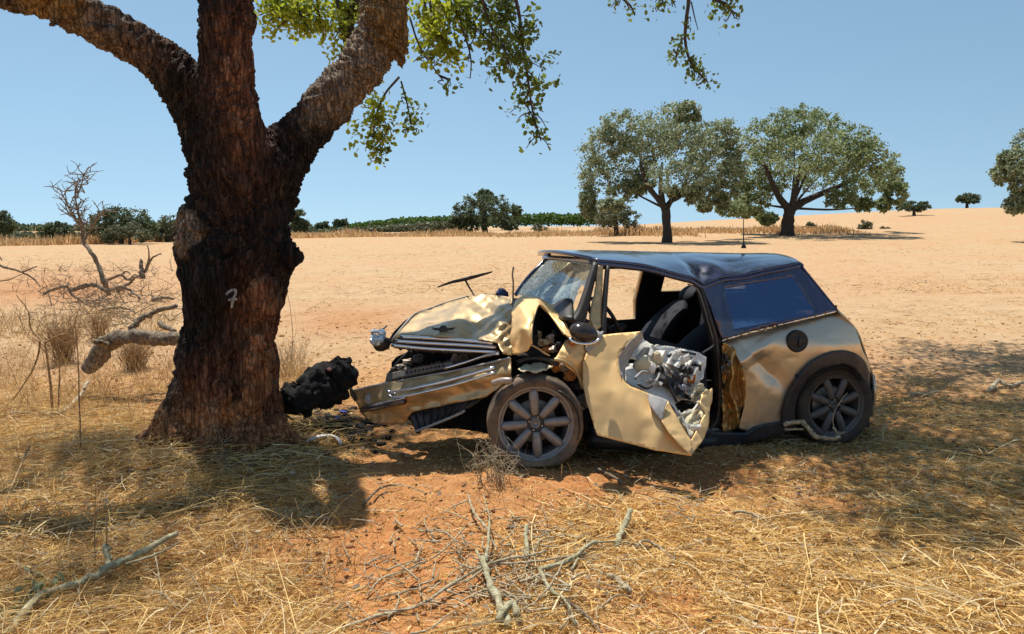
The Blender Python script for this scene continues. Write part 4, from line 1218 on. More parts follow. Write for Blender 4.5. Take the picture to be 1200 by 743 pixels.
def seat(s, w, zb, back_tilt, mat):
    c = cpt(s, w, zb); b = cpt(s + .42, w, zb); fwd = cpt(s - .3, w, zb) - c; fwd /= np.linalg.norm(fwd); rt = cpt(s, w + .3, zb) - c; rt /= np.linalg.norm(rt); up = np.array((0, 0, 1.0))
    sb = MB(); sb.ball(c, (.26, .25, .09), 16, 10, M=np.stack([fwd, rt, up], 1))
    e = sb.build('seat', mat, car, origin=CAR)
    ub = up * math.cos(back_tilt) - fwd * math.sin(back_tilt); fb = np.cross(rt, ub)
    k = MB(); bc = c - fwd * .22 + ub * .36
    k.ball(bc, (.09, .24, .37), 16, 12, M=np.stack([fb, rt, ub], 1)); k.build('backrest', mat, e, origin=CAR)
    k = MB(); k.ball(bc + ub * .44, (.055, .14, .10), 14, 10, M=np.stack([fb, rt, ub], 1)); k.build('headrest', mat, e, origin=CAR)
seat(1.62, .30, .46, R(56), SEAT); seat(1.62, .72, .44, R(46), SEAT)
rb = np.array([[cpt(2.55 + .3 * (z - .35), w, z) for w in np.linspace(.06, .94, 7)] for z in np.linspace(.35, .98, 6)])
sheet('rear_seat_back', rb, SEAT, car, .12)
sheet('parcel_shelf', np.array([[cpt(s, w, .97) for w in np.linspace(.08, .94, 5)] for s in (2.7, 3.0, 3.4)]), INTER, car, .03)
sw = MB(); c = cpt(1.32, .33, .92); ax = np.array((.80, .33, .5)); Ms = frame(ax)
ring = [c + Ms @ np.array((.17 * math.cos(a), 0, .17 * math.sin(a))) for a in np.linspace(0, 2 * math.pi, 25)]
sw.tube(ring, .014, 8); sw.tube([ring[0], c, ring[12]], .016, 6); sw.tube([c, ring[18]], .016, 6); sw.tube([c, c - ax * .25], .03, 8)
sw.build('steering_wheel', BLACKM, car, origin=CAR)

# front pillars and windscreen ------------------------------------------------
rod('windscreen_pillar', [side(a, b, -.01) for a, b in ((698, 309), (693, 325), (687, 345), (680, 366), (672, 380))], [.022, .024, .03, .034], BLACKM, car, 10)
rod('door_pillar', [side(a, b, .0) for a, b in ((712, 312), (710, 335), (708, 360), (707, 384), (707, 396))], [.016, .018, .02, .02], BLACKM, car, 10)
trace('pillar_skin', [(701, 311), (707, 312), (706, 340), (704.5, 383), (697, 388), (692, 372), (698, 340)], lambda a, b: side(a, b, .012), SHELL, car, 2.5, thick=.02, crumple=.006, freq=20)
trace('pillar_trim', [(697, 310), (700, 318), (692, 352), (686, 378), (672, 381), (680, 362), (690, 335)], lambda a, b: side(a, b, .0), BLACKM, car, 3, thick=.02)
wtl, wbl = side(697, 311, -.02), side(676, 378, -.03)
ws_ctrl = [(697, 311, wtl[1]), (676, 378, wbl[1]), (640, 305, 6.15), (605, 344, 5.98), (668, 306, 5.55), (640, 352, 5.28), (625, 322, 6.0), (650, 330, 5.55), (660, 360, 5.0)]
WS = rbf(ws_ctrl)
wout = [(640.5, 303.5), (668, 306), (696, 309.5), (691, 330), (683, 352), (676, 366), (668, 372), (664, 378), (655, 371), (648, 360), (636, 352), (620, 347), (604, 346)] + smooth_line([(604, 346), (613, 333), (625, 319), (640.5, 303.5)], 2)[1:-1]
hole = [(683, 333), (686, 338), (681, 356), (673, 364), (671, 358), (676, 350), (679, 341)]
trace('windscreen', wout, WS, CRACKED, car, 4, holes=[hole], crumple=.010, freq=9, thick=0, seed=4)
rod('windscreen_seal', [WS(a, b) for a, b in ((604, 346), (612, 334), (624, 319.5), (640, 304))], .016, ROOFP, car, 8)
rod('roof_header', [WS(a, b) + np.array((0, .03, .01)) for a, b in ((638, 303.5), (655, 304.5), (676, 306.5), (698, 309.5))], [.02, .022, .022], ROOFP, car, 8)
# scuttle behind the bonnet, in shadow
sc = np.array([[P(a, 352 + 24 * t, Y - .35 * t) for a, Y in ((585, 5.85), (610, 5.7), (640, 5.4), (672, 5.0))] for t in (0, .5, 1)])
sheet('scuttle', densify(sc, 3), BLACKM, car, .02)

# bonnet: peaked and folded ------------------------------------------------------
bon = [(459, 399.5), (470, 385), (484, 369.5), (505, 361), (529, 354), (550, 349.5), (571.5, 346.5), (588, 347.5), (600, 350.5), (601, 370), (602, 395), (600, 417), (590, 416), (584, 404), (560, 399.5), (530, 397), (495, 393.5), (472, 392)]
bctrl = [(459, 399, 5.02), (484, 370, 5.42), (529, 354, 5.62), (571, 346, 5.62), (600, 350, 5.32), (601, 385, 4.92), (600, 417, 4.66), (584, 406, 4.72), (530, 397, 4.86), (472, 392, 4.98),
         (500, 380, 5.12), (525, 372, 5.28), (545, 375, 5.10), (556, 362, 5.36), (575, 372, 5.10), (586, 380, 4.90), (590, 396, 4.84), (566, 388, 4.94), (540, 358, 5.52), (512, 366, 5.42)]
BON = rbf(bctrl)
def tri(x): return abs((x % 1.0) - .5) * 2
def bonz(px, py):
    p = BON(px, py)
    o = .10 * tri((px - 462) / 72 + (py - 370) / 95) * math.exp(-((px - 545) / 70) ** 2) + .045 * tri((px * .6 - py) / 26 + .3) * math.exp(-((px - 570) / 26) ** 2) \
        + .035 * tri((py - 350) / 17 - px / 40) * sstep(565, 590, px) + .02 * tri((px + py * 1.4) / 15) * sstep(545, 575, px)
    return p + np.array((.0, -o, o * .25))
bonnet = trace('bonnet', bon, bonz, BONP, car, 2.2, crumple=.005, freq=6, thick=.006, seed=12)
trace('bonnet_far_edge', [(454, 400), (462, 388), (474, 376), (486, 369), (489, 370), (478, 382), (464, 399)], lambda a, b: P(a, b, 5.45), BLACKM, car, 2.5, thick=.03)
rod('bonnet_edge_trim', [bonz(a, b) + np.array((0, -.012, .004)) for a, b in ((460, 399), (473, 383), (486, 369.5), (505, 361.5), (529, 354.6), (550, 350))], .006, GREYPL, car, 6)
# emblem
ec = bonz(521, 388.5); eax = np.array((.05, -.9, .42)); Me = frame(eax)
em = lathe_at('emblem', [(0, .016), (.022, .016), (.027, .010), (.029, .0), (.029, -.01)], ec + eax * .010, eax, BLACKM, bonnet, 20)
wg = MB()
for sgn in (-1, 1):
    wg = MB()
    for k, (l, dz) in enumerate(((.052, .008), (.046, .000), (.038, -.008))):
        wg.tube([ec + Me @ np.array((sgn * .020, .016, dz * .3)), ec + Me @ np.array((sgn * (.026 + l), .014, dz + .004))], [.0055, .0022], 5)
    wg.build('emblem_wing', BLACKM, em, origin=CAR)
# chrome radiator bars hung from the bonnet
def strip(name, px_pts, Ys, w, mat, parent, thick=.012):
    q = crom([P(a, b, Y) for (a, b), Y in zip(px_pts, Ys)], 6)
    mb = MB(); mb.tube(q, w, 10, flat=.9)
    return mb.build(name, mat, parent, origin=CAR)
GR = [((470, 394.5), (500, 396), (545, 399), (578, 402)), ((464, 399.5), (500, 402), (545, 404.5), (582, 407)), ((459, 404.5), (500, 408.5), (545, 411), (583, 412.5))]
for g in GR: strip('grille_bar', g, (4.94, 4.87, 4.78, 4.69), .0125, CHROME, car)
trace('grille_surround', [(457, 400), (472, 392), (530, 396), (575, 400), (586, 406), (585, 416), (545, 415.5), (500, 412.5), (462, 408)], rbf([(457, 400, 5.02), (472, 392, 5.02), (530, 396, 4.90), (586, 406, 4.74), (585, 416, 4.78), (500, 412, 4.95)]), BLACKM, car, 3, thick=.02)
# far headlamp, knocked out and hanging
hb = P(444, 398, 5.15)
hl = MB(); hl.ball(hb + np.array((.01, .03, -.03)), (.06, .05, .055), 14, 10, noise=.35, seed=4); hl.build('headlamp_bowl', BLACKM, car, origin=CAR)
LENS = simple('blue_grey_lens', (.52, .64, .80), .2, .3, var=.4, scale=60)
hl = MB()
for k in range(9):
    hl.ball(hb + np.array((random.uniform(-.06, .03), -.045 + random.uniform(-.01, .01), random.uniform(-.02, .065))), (random.uniform(.02, .036), .02, random.uniform(.014, .03)), 8, 6, noise=.4, seed=k)
hl.build('headlamp_lens', LENS, car, False, origin=CAR)
rod('headlamp_bracket', [P(440, 386, 5.12), P(436, 388, 5.12), P(437, 396, 5.12)], .006, BLACKM, car, 6)
rod('headlamp_bracket', [P(447, 386, 5.16), P(451, 384, 5.18), P(453, 381.5, 5.2)], .006, BLACKM, car, 6)

# crash beam with round holes, dark engine bay behind -------------------------------
bay = rbf([(470, 412, 5.15), (585, 412, 5.0), (450, 448, 5.15), (595, 440, 4.85), (520, 430, 5.25), (540, 480, 5.1), (590, 480, 4.9)])
trace('engine_bay', [(480, 410), (586, 414), (600, 418), (640, 420), (690, 440), (692, 510), (640, 515), (560, 505), (490, 502), (450, 470), (452, 440)], lambda a, b: P(a, b, 5.22), INTER, car, 6, thick=.05, crumple=.06, freq=7)
beam_o = [(453, 438), (470, 434), (500, 428.5), (530, 423.5), (531, 430), (500, 436), (470, 442), (453, 446)]
holes = []
for k in range(10):
    t = k / 9; a, b = 477 + 42 * t, 436.2 - 8.0 * t
    holes.append([(a + 1.5 * math.cos(x), b + 1.7 * math.sin(x)) for x in np.linspace(0, 2 * math.pi, 9)[:-1]])
trace('crash_beam', beam_o, rbf([(453, 438, 5.05), (453, 446, 5.02), (530, 424, 4.85), (531, 430, 4.83)]), simple('grey_beam', (.14, .13, .125), .6, .3, dust=.4), car, 1.6, holes=holes, thick=.03)
strip('bent_tube', ((521, 432), (545, 425), (566, 418), (585, 414)), (4.86, 4.80, 4.72, 4.62), .012, CHROME, car)
for k, (a, b, Y, r) in enumerate([(470, 430, 5.1, .03), (462, 433, 5.08, .025), (478, 424, 5.15, .03), (490, 420, 5.1, .04), (540, 418, 5.0, .05), (560, 414, 5.0, .04)]):
    mb = MB(); mb.ball(P(a, b, Y), (r * 1.3, r, r * .8), 9, 6, noise=.6, seed=k + 40, freq=2.5); mb.build('engine_part', BLACKM if k % 2 else STEEL, car, False, origin=CAR)

# bumper ---------------------------------------------------------------------------
bmp = [(412, 458), (425, 454.5), (440, 451), (452, 447), (470, 446), (500, 440), (530, 434), (560, 429), (585, 423), (597, 419), (599, 432), (598, 446), (585, 455), (568, 465), (540, 471), (510, 477), (484, 483), (478, 489), (474, 496), (455, 497.5), (439, 496.5), (430, 492), (422, 484), (417, 470)]
bc = [(412, 458, 5.22), (423, 484, 5.25), (440, 452, 5.08), (440, 496, 5.14), (474, 496, 4.98), (470, 446, 4.99), (480, 470, 4.86), (530, 434, 4.80), (540, 470, 4.70), (585, 423, 4.62), (598, 446, 4.52), (568, 465, 4.60), (500, 455, 4.80), (560, 440, 4.66), (450, 470, 4.95)]
BMP0 = rbf(bc)
def BMP(px, py):
    line = 462 - (px - 454) * .24                          # chrome line height at this place
    o = .035 * math.exp(-((py - line - 6) / 7) ** 2) * sstep(450, 470, px) - .02 * math.exp(-((py - line - 22) / 6) ** 2)
    return BMP0(px, py) + np.array((0, -o, 0))
bumper = trace('front_bumper', bmp, BMP, SHELL, car, 2.5, crumple=.011, freq=8, thick=.012, seed=21)
strip('bumper_chrome', ((455, 458.5), (462, 459.5), (500, 452), (540, 442), (580, 430.5)), [BMP(a, b)[1] - .012 for a, b in ((455, 458.5), (462, 459.5), (500, 452), (540, 442), (580, 430.5))], .0125, CHROME, bumper)
strip('bumper_chrome', ((456, 463), (464, 466), (500, 459), (540, 449), (580, 436.5)), [BMP(a, b)[1] - .012 for a, b in ((456, 463), (464, 466), (500, 459), (540, 449), (580, 436.5))], .010, CHROME, bumper)
strip('bumper_edge', ((412, 458), (440, 451.5), (470, 446), (500, 440.5), (540, 433), (597, 419.5)), [BMP(a, b)[1] - .004 for a, b in ((412, 458), (440, 451.5), (470, 446), (500, 440.5), (540, 433), (597, 419.5))], .008, GREYPL, bumper)
rod('bumper_end_bracket', [P(411, 455, 5.2), P(413, 462, 5.2), P(417, 470, 5.2)], [.012, .016, .01], BLACKM, bumper, 6)
q = P(433, 467.5, BMP(433, 467.5)[1]); fx = np.array((-.35, -.93, .05))
fog = lathe_at('fog_lamp', [(0, .012), (.022, .010), (.026, .006), (.030, .012), (.034, .006), (.034, -.01)], q, fx, GREYPL, bumper, 20)
strip('bumper_insert', ((425, 480), (440, 477.5), (460, 473.5), (474, 470)), [BMP(a, b)[1] - .02 for a, b in ((425, 480), (440, 477.5), (460, 473.5), (474, 470))], .024, simple('dark_chrome', (.16, .14, .16), .2, .9, dust=.35), bumper)
strip('bumper_insert_edge', ((425, 476.5), (440, 473.8), (460, 469.8), (474, 466.3)), [BMP(a, b)[1] - .035 for a, b in ((425, 476.5), (440, 473.8), (460, 469.8), (474, 466.3))], .006, CHROME, bumper)
# lower grille mesh: a sheet with bars
lg = [(480, 484), (510, 477), (540, 471), (566, 465.5), (552, 476), (537, 485), (512, 496), (487, 505), (482, 496)]
LG = rbf([(480, 484, 4.94), (566, 465, 4.68), (487, 505, 4.86), (537, 485, 4.72), (520, 485, 4.84)])
trace('lower_grille', lg, LG, CLAD, car, 3, thick=.01, crumple=.008, freq=12)
for k in range(9):
    t = (k + .5) / 9
    a, b = np.array((482, 485)) * (1 - t) + np.array((564, 466.5)) * t, np.array((487, 503)) * (1 - t) + np.array((545, 480)) * t
    rod('grille_slat', [LG(*a) + np.array((0, -.012, 0)), LG(*b) + np.array((0, -.012, 0))], .006, CLAD, car, 5, n=0)
strip('lower_lip', ((487, 505.5), (512, 496), (537, 485.5), (545, 481)), (4.84, 4.77, 4.70, 4.69), .010, GREYPL, car)
# side lamp lying by the wheel
strip('side_lamp', ((578, 449), (588, 446), (599, 446)), (4.50, 4.47, 4.45), .022, simple('smoky_lens', (.36, .31, .27), .2, dust=.5), car)

# left wing with the empty headlamp opening ------------------------------------------
wing = smooth_line([(600, 416), (599, 395), (600, 368), (604, 353), (612, 347.5), (620, 346), (630, 349), (640, 354), (650, 362), (662, 378), (673, 394)], 3) + [(668, 396), (661, 391), (650, 375)] \
     + [(642, 365), (632, 356.5), (627, 366), (623.5, 380), (622.5, 395), (623, 402), (617, 411), (608, 415)]
WG = rbf([(600, 416, 4.62), (600, 385, 4.70), (601, 360, 4.98), (620, 346, 5.16), (640, 354, 5.06), (662, 378, 4.78), (673, 394, 4.66), (622, 395, 4.46), (625, 375, 4.55), (632, 357, 4.80), (612, 385, 4.50), (612, 362, 4.72), (645, 366, 4.92), (655, 380, 4.76), (610, 410, 4.52)])
trace('front_wing', wing, WG, GOLD_D, car, 2.2, crumple=.006, freq=9, thick=.008, seed=31)
rod('headlamp_rim', [WG(a, b) + np.array((0, .006, -.004)) for a, b in ((623, 402), (622.5, 395), (623.5, 380), (627, 366), (632, 356.5), (642, 365), (650, 375), (661, 391))], .007, GOLD_D, car, 6)
# dark shell of the lamp bowl and bits in it
bw = rbf([(632, 360, 4.95), (625, 398, 4.72), (658, 392, 4.88), (645, 385, 5.15), (640, 410, 4.80), (665, 410, 4.8)])
trace('headlamp_hollow', [(628, 352), (645, 362), (672, 398), (664, 415), (645, 424), (612, 412), (618, 395)], bw, INTER, car, 3, crumple=.02, freq=14, thick=.01)
for k, (a, b, Y, sx, sz, mm) in enumerate([(636, 402, 4.78, .05, .022, SHELL), (645, 398, 4.80, .03, .03, STEEL), (650, 392, 4.85, .025, .03, BLACKM), (640, 410, 4.74, .05, .018, RUST), (655, 405, 4.75, .03, .03, BLACKM), (632, 394, 4.82, .02, .03, SHELL), (648, 410, 4.7, .022, .02, STEEL)]):
    mb = MB(); mb.ball(P(a, b, Y), (sx, .03, sz), 9, 7, noise=.7, seed=k + 3, freq=2.2); mb.build('torn_bracket', mm, car, False, origin=CAR)
rod('torn_strut', [P(615, 402, 4.56), P(628, 407, 4.60), (P(638, 414, 4.6)), P(644, 417, 4.6)], [.012, .014, .01], SHELL, car, 6, flat=.5)
# wing remains ahead of the door
lw = [(664, 397), (672, 400), (684, 404), (688, 412), (684, 434), (682, 448), (672, 436), (660, 426), (650, 421), (656, 411)]
LW = rbf([(664, 397, 4.72), (686, 406, 4.70), (683, 446, 4.66), (652, 421, 4.60), (668, 415, 4.60), (676, 425, 4.62)])
trace('wing_remnant', lw, LW, GOLD_D, car, 2.4, crumple=.014, freq=13, thick=.006, seed=33)
rod('arch_edge', [LW(a, b) + np.array((0, -.01, 0)) for a, b in ((649, 421), (660, 423), (672, 430), (678, 440), (683, 455))], .012, SHELL, car, 6)
for k, (a, b, Y, s) in enumerate([(671, 402, 4.66, .02), (678, 401, 4.66, .018), (660, 430, 4.68, .03), (668, 440, 4.7, .035), (676, 452, 4.72, .03), (684, 470, 4.78, .05), (655, 428, 4.7, .04)]):
    mb = MB(); mb.ball(P(a, b, Y), (s * 1.2, s, s), 9, 6, noise=.6, seed=k + 70, freq=2.4); mb.build('bracket', [RUST, BLACKM, STEEL][k % 3], car, False, origin=CAR)
trace('wheel_arch_liner', [(604, 424), (620, 418), (640, 417), (660, 425), (676, 445), (684, 480), (690, 508), (672, 500), (660, 470), (640, 440), (612, 440)], lambda a, b: P(a, b, 4.86), INTER, car, 4, thick=.02, crumple=.03, freq=9)
trace('torn_liner', [(607, 432), (616, 428), (630, 426), (648, 428), (644, 431), (634, 434), (628, 436.5), (622, 435), (614, 436)], rbf([(607, 432, 4.52), (630, 426, 4.68), (648, 429, 4.60), (628, 436, 4.48)]), CREAM, car, 2, crumple=.012, freq=22, thick=.005)
rod('hose', [P(606, 425, 4.62), P(620, 420, 4.62), P(640, 421, 4.6), P(655, 428, 4.6)], .014, BLACKM, car, 8)

# mirror ------------------------------------------------------------------------
mc = P(684, 390, 4.46)
mb = MB(); mb.ball(mc, (.088, .07, .058), 20, 14, M=np.array(Matrix.Rotation(R(18), 3, 'Y'))); mir = mb.build('wing_mirror', simple('gloss_black', (.012, .013, .018), .1, dust=.2), car, origin=CAR)
rod('mirror_trim', [mc + np.array((.088 * math.cos(t) * 1.01, -.03 - .045 * math.sin(t), -.02 - .035 * math.sin(t))) for t in np.linspace(.25, 2.9, 8)], .008, CHROME, mir, 6)
mb = MB(); mb.ball(P(697, 396, 4.55), (.05, .05, .045), 14, 10, noise=.15, seed=3); mb.build('mirror_foot', GREYPL, mir, origin=CAR)
trace('mirror_mount', [(688, 404), (696, 396), (707, 388), (704, 400), (698, 412), (690, 415), (687, 410)], lambda a, b: side(a, b, .06), GREYPL, car, 3, thick=.02, crumple=.008, freq=20)

# door, torn open ------------------------------------------------------------------
skin = [(687, 414), (694, 402), (700.5, 396), (704, 393), (725, 391), (752.5, 388.5), (741, 399), (731, 408), (726, 417), (726, 428), (728, 440), (733, 448), (740, 453), (750, 457), (760, 461), (771, 465), (783, 470), (790, 484), (800, 501), (811, 517.5), (810.5, 533.5), (790, 531), (760, 525), (730, 518), (700, 510.5), (694, 492), (687, 468), (683, 450), (683, 425)]
dc = [(687, 414, 4.66), (700, 396, 4.72), (752, 388.5, 4.78), (726, 417, 4.66), (728, 440, 4.58), (683, 450, 4.56), (700, 510, 4.40), (740, 453, 4.54), (783, 470, 4.56), (811, 517, 4.40), (810, 533, 4.32), (760, 525, 4.36), (730, 518, 4.38), (760, 490, 4.42), (715, 460, 4.50), (795, 500, 4.40), (771, 480, 4.46), (705, 430, 4.60)]
DC = rbf(dc)
def DF(px, py):
    o = .025 * math.exp(-(((px - 776) * .8 + (py - 495) * .25) / 9) ** 2) * sstep(468, 490, py)
    o -= .02 * math.exp(-(((px - 706) * .5 + (py - 455) * .2) / 14) ** 2)
    return DC(px, py) + np.array((0, -o, 0))
door = trace('door', skin, DF, GOLD_D, car, 3.2, crumple=.004, freq=6, thick=.008, seed=41)
# turned-out edge with grey inner face
trace('torn_edge', [(752.5, 388), (754, 396), (742, 412), (733, 430), (733, 446), (728, 441), (725.5, 428), (726, 416), (738, 401)], rbf([(752, 388, 4.77), (754, 396, 4.88), (733, 430, 4.74), (726, 416, 4.655), (728, 440, 4.575), (733, 446, 4.62)]), GREYPL, door, 2.5, thick=.004, crumple=.003, freq=14)
trace('torn_edge', [(759, 461), (771, 464.5), (782.5, 469), (779, 480), (776, 494), (768, 485), (761, 474)], rbf([(759, 461, 4.50), (782, 469, 4.46), (776, 494, 4.38), (768, 478, 4.42)]), GREYPL, door, 2.5, thick=.004)
trace('torn_edge', [(776, 494), (782.5, 469.5), (792, 486), (801, 502), (811, 517.5), (810, 533), (795, 520), (783, 506)], rbf([(776, 494, 4.37), (783, 470, 4.50), (811, 517, 4.34), (810, 533, 4.28), (795, 505, 4.36)]), GOLD_D, door, 2.5, thick=.004, crumple=.004, freq=15)
# right-hand flap of the skin
trace('door_rear_edge', [(834, 455), (835.5, 466), (831, 485), (829, 500), (826, 513), (818, 524), (811, 532), (809, 519), (818, 500), (826, 485), (821, 474), (822, 462)], rbf([(834, 455, 4.80), (835, 466, 4.74), (826, 513, 4.54), (811, 532, 4.34), (818, 500, 4.56), (822, 465, 4.70)]), GOLD_D, door, 2.4, crumple=.008, freq=14, thick=.008, seed=44)
# inner shell
inner = [(754, 396), (763, 404), (775, 407), (800, 410), (818, 415), (824, 419), (824, 432), (820, 446), (826, 462), (822, 480), (816, 500), (808, 516), (796, 494), (783, 470), (760, 461), (741, 452), (733, 446), (733, 430), (742, 412)]
INR = rbf([(754, 396, 4.90), (824, 419, 5.02), (820, 446, 4.94), (808, 516, 4.50), (783, 470, 4.66), (741, 452, 4.66), (733, 430, 4.76), (780, 430, 4.86), (800, 470, 4.80), (816, 500, 4.66)])
ovals = [[(740.5 + 6 * math.cos(t), 423 + 3 * math.sin(t)) for t in np.linspace(0, 2 * math.pi, 13)[:-1]], [(758.5 + 5.5 * math.cos(t), 413.5 + 3 * math.sin(t)) for t in np.linspace(0, 2 * math.pi, 13)[:-1]]]
slot = [(789, 474), (800, 468), (812, 470), (817, 480), (806, 488), (797, 486)]
trace('door_inner_shell', inner, INR, WHITEPL, door, 2.5, holes=ovals + [slot], crumple=.012, freq=9, thick=.006, seed=47)
trace('door_cavity', [(738, 405), (756, 392), (826, 414), (830, 470), (812, 524), (780, 480), (735, 452)], lambda a, b: INR(a, b) + ray(a, b) * .07, INTER, door, 6, thick=.01)
trace('door_inner_rim', [(763, 403), (780, 404.5), (800, 408), (818, 413), (826, 418), (826, 428), (821, 443), (815, 443), (818, 428), (816, 420), (800, 415), (775, 412)], lambda a, b: INR(a, b) + np.array((0, -.03, 0)), WHITEPL, door, 2.2, crumple=.006, freq=20, thick=.02)
spk = MB(); spk.ball(INR(752, 426) + np.array((0, -.05, 0)), (.052, .04, .052), 16, 12, noise=.08, seed=2); spk.build('speaker', CREAM, door, origin=CAR)
rod('speaker_ring', [INR(752, 426) + np.array((.058 * math.cos(t), -.035, .058 * math.sin(t) - .02)) for t in np.linspace(0, 2 * math.pi, 17)], .008, GREYPL, door, 6)
for nm_, poly, mm, sd in [('torn_lining', [(766, 409), (778, 408), (792, 411), (803, 424), (797, 430), (786, 426), (774, 421)], WHITEPL, 3), ('torn_lining', [(800, 420), (812, 417), (822, 424), (820, 440), (809, 446), (803, 434)], WHITEPL, 5),
                          ('torn_lining', [(789, 486), (800, 478), (818, 476), (823, 486), (814, 498), (807, 508), (800, 496)], CREAM, 7), ('torn_lining', [(806, 450), (818, 446), (828, 456), (826, 470), (812, 468), (803, 460)], CREAM, 9),
                          ('gap_shade_sheet', [(784, 434), (798, 438), (808, 448), (806, 464), (792, 462), (781, 446)], BLACKM, 11), ('torn_lining', [(742, 416), (752, 404), (762, 406), (764, 418), (756, 412), (748, 420)], GREYPL, 13)]:  # black sheet put in for the shaded gap between linings
    trace(nm_, poly, lambda a, b: INR(a, b) + np.array((0, -.075 - .02 * math.sin(a * .5 + b * .3), 0)), mm, door, 2.0, crumple=.007, freq=16, thick=.006, seed=sd, smooth=False)
bits = [('foam_lump', 768, 418, .035, .045, CREAM), ('foam_lump', 761, 428, .03, .04, WHITEPL), ('metal_scrap', 775, 436, .05, .02, STEEL), ('metal_scrap', 785, 428, .05, .018, GREYPL),
        ('plastic_scrap', 795, 420, .06, .014, WHITEPL), ('plastic_scrap', 808, 418, .05, .014, GREYPL), ('dark_scrap', 780, 446, .06, .03, BLACKM), ('dark_scrap', 793, 440, .05, .035, BLACKM),
        ('dark_scrap', 800, 430, .05, .02, BLACKM), ('dark_scrap', 770, 432, .03, .02, BLACKM), ('rusty_scrap', 808, 440, .022, .03, RUST), ('rusty_scrap', 803, 446, .02, .02, RUST), ('motor_housing', 798, 452, .035, .03, simple('bluish_metal', (.22, .25, .31), .35, .6, dust=.3)),
        ('foam_lump', 813, 452, .05, .028, CREAM), ('foam_lump', 822, 462, .04, .05, CREAM), ('plastic_scrap', 797, 489, .05, .014, WHITEPL), ('plastic_scrap', 806, 496, .05, .016, WHITEPL), ('plastic_scrap', 800, 503, .045, .014, WHITEPL), ('plastic_scrap', 812, 486, .03, .02, CREAM),
        ('metal_scrap', 790, 456, .05, .012, STEEL), ('metal_scrap', 765, 446, .045, .014, GREYPL), ('dark_scrap', 812, 428, .035, .018, BLACKM), ('plastic_scrap', 787, 412, .05, .012, WHITEPL), ('metal_scrap', 818, 440, .02, .04, STEEL)]
for k, (nm, a, b, sx, sz, mm) in enumerate(bits):
    if nm in ('plastic_scrap', 'metal_scrap') and k % 2: continue
    mb = MB(); ang = random.uniform(-.6, .6)
    if 'foam' not in nm and 'motor' not in nm:      # a torn, buckled plate
        Mr = np.array(Matrix.Rotation(ang, 3, 'Y')) @ np.array(Matrix.Rotation(random.uniform(-.7, .3), 3, 'X')); g = []
        for i in range(6):
            for j in range(4):
                u_, w_ = (i / 5 - .5) * 2.1, (j / 3 - .5) * 2.4
                wob = .3 * math.sin(2.2 * u_ + k) * sx + .5 * abs(w_) ** 1.5 * sz * random.uniform(.5, 1.2)
                g.append(Mr @ np.array((u_ * sx * random.uniform(.85, 1.12), wob - .012 * (i % 2), w_ * sz * random.uniform(.8, 1.2))))
        g = np.array(g) + INR(a, b) + np.array((0, -.06 - random.uniform(0, .03), 0)) - CAR
        o = obj(nm, mesh_data(nm, g, gridF(6, 4), False), mm, door); sm_ = o.modifiers.new('s', 'SOLIDIFY'); sm_.thickness = .007
        continue
    mb.ball(INR(a, b) + np.array((0, -.055 - random.uniform(0, .03), 0)), (sx, random.uniform(.02, .035), sz), 10, 7, M=np.array(Matrix.Rotation(ang, 3, 'Y')) @ np.array(Matrix.Rotation(random.uniform(-.5, .5), 3, 'X')), noise=.45, seed=k + 11, freq=2.6)
    mb.build(nm, mm, door, False, origin=CAR)
for pts, mm in [(((742, 441), (750, 433), (758, 434)), GREYPL), (((745, 447), (756, 452), (766, 444)), BLACKM), (((762, 450), (770, 437), (772, 424)), GREYPL), (((772, 432), (783, 452), (790, 468)), BLACKM), (((786, 420), (800, 426), (812, 422)), STEEL),
                (((780, 415), (793, 410), (812, 413)), BLACKM), (((790, 447), (802, 458), (814, 458)), GREYPL), (((795, 482), (808, 478), (815, 470)), WHITEPL), (((792, 478), (800, 494), (806, 508)), WHITEPL), (((776, 425), (788, 438), (796, 436)), WHITEPL)]:
    rod('regulator_rod', [INR(a, b) + np.array((0, -.075, 0)) for a, b in pts], random.uniform(.006, .011), mm, door, 6)
# inner mirror and things on the sill line beyond
mb = MB(); mb.ball(P(722, 386, 5.5), (.08, .05, .035), 12, 8, M=np.array(Matrix.Rotation(R(-20), 3, 'Y'))); mb.build('far_mirror', BLACKM, car, origin=CAR)

# wiper knocked up, stray arm -----------------------------------------------------
wp = rod('wiper', [P(513, 336.5, 5.75), P(530, 330.5, 5.72), P(548, 326, 5.7), P(577, 318.5, 5.68)], [.006, .012, .014, .006], BLACKM, car, 6)
rod('wiper_arm', [P(545.5, 328.5, 5.7), P(550, 337, 5.68), P(557, 348, 5.62)], [.008, .005], BLACKM, wp, 6)
rod('wiper_blade', [P(520, 333, 5.74), P(546, 328.5, 5.71), P(574, 320, 5.69)], .004, BLACKM, wp, 5)
rod('bonnet_stay', [P(601, 352, 5.25), P(601.5, 332, 5.22), P(600.5, 322, 5.21), P(601.8, 313, 5.2)], .007, STEEL, car, 6)
mb = MB(); mb.ball(P(588, 344.5, 5.6), (.05, .04, .04), 10, 8, noise=.4, seed=9); mb.build('washer_cap', simple('navy_plastic', (.03, .04, .12), .4), car, origin=CAR)

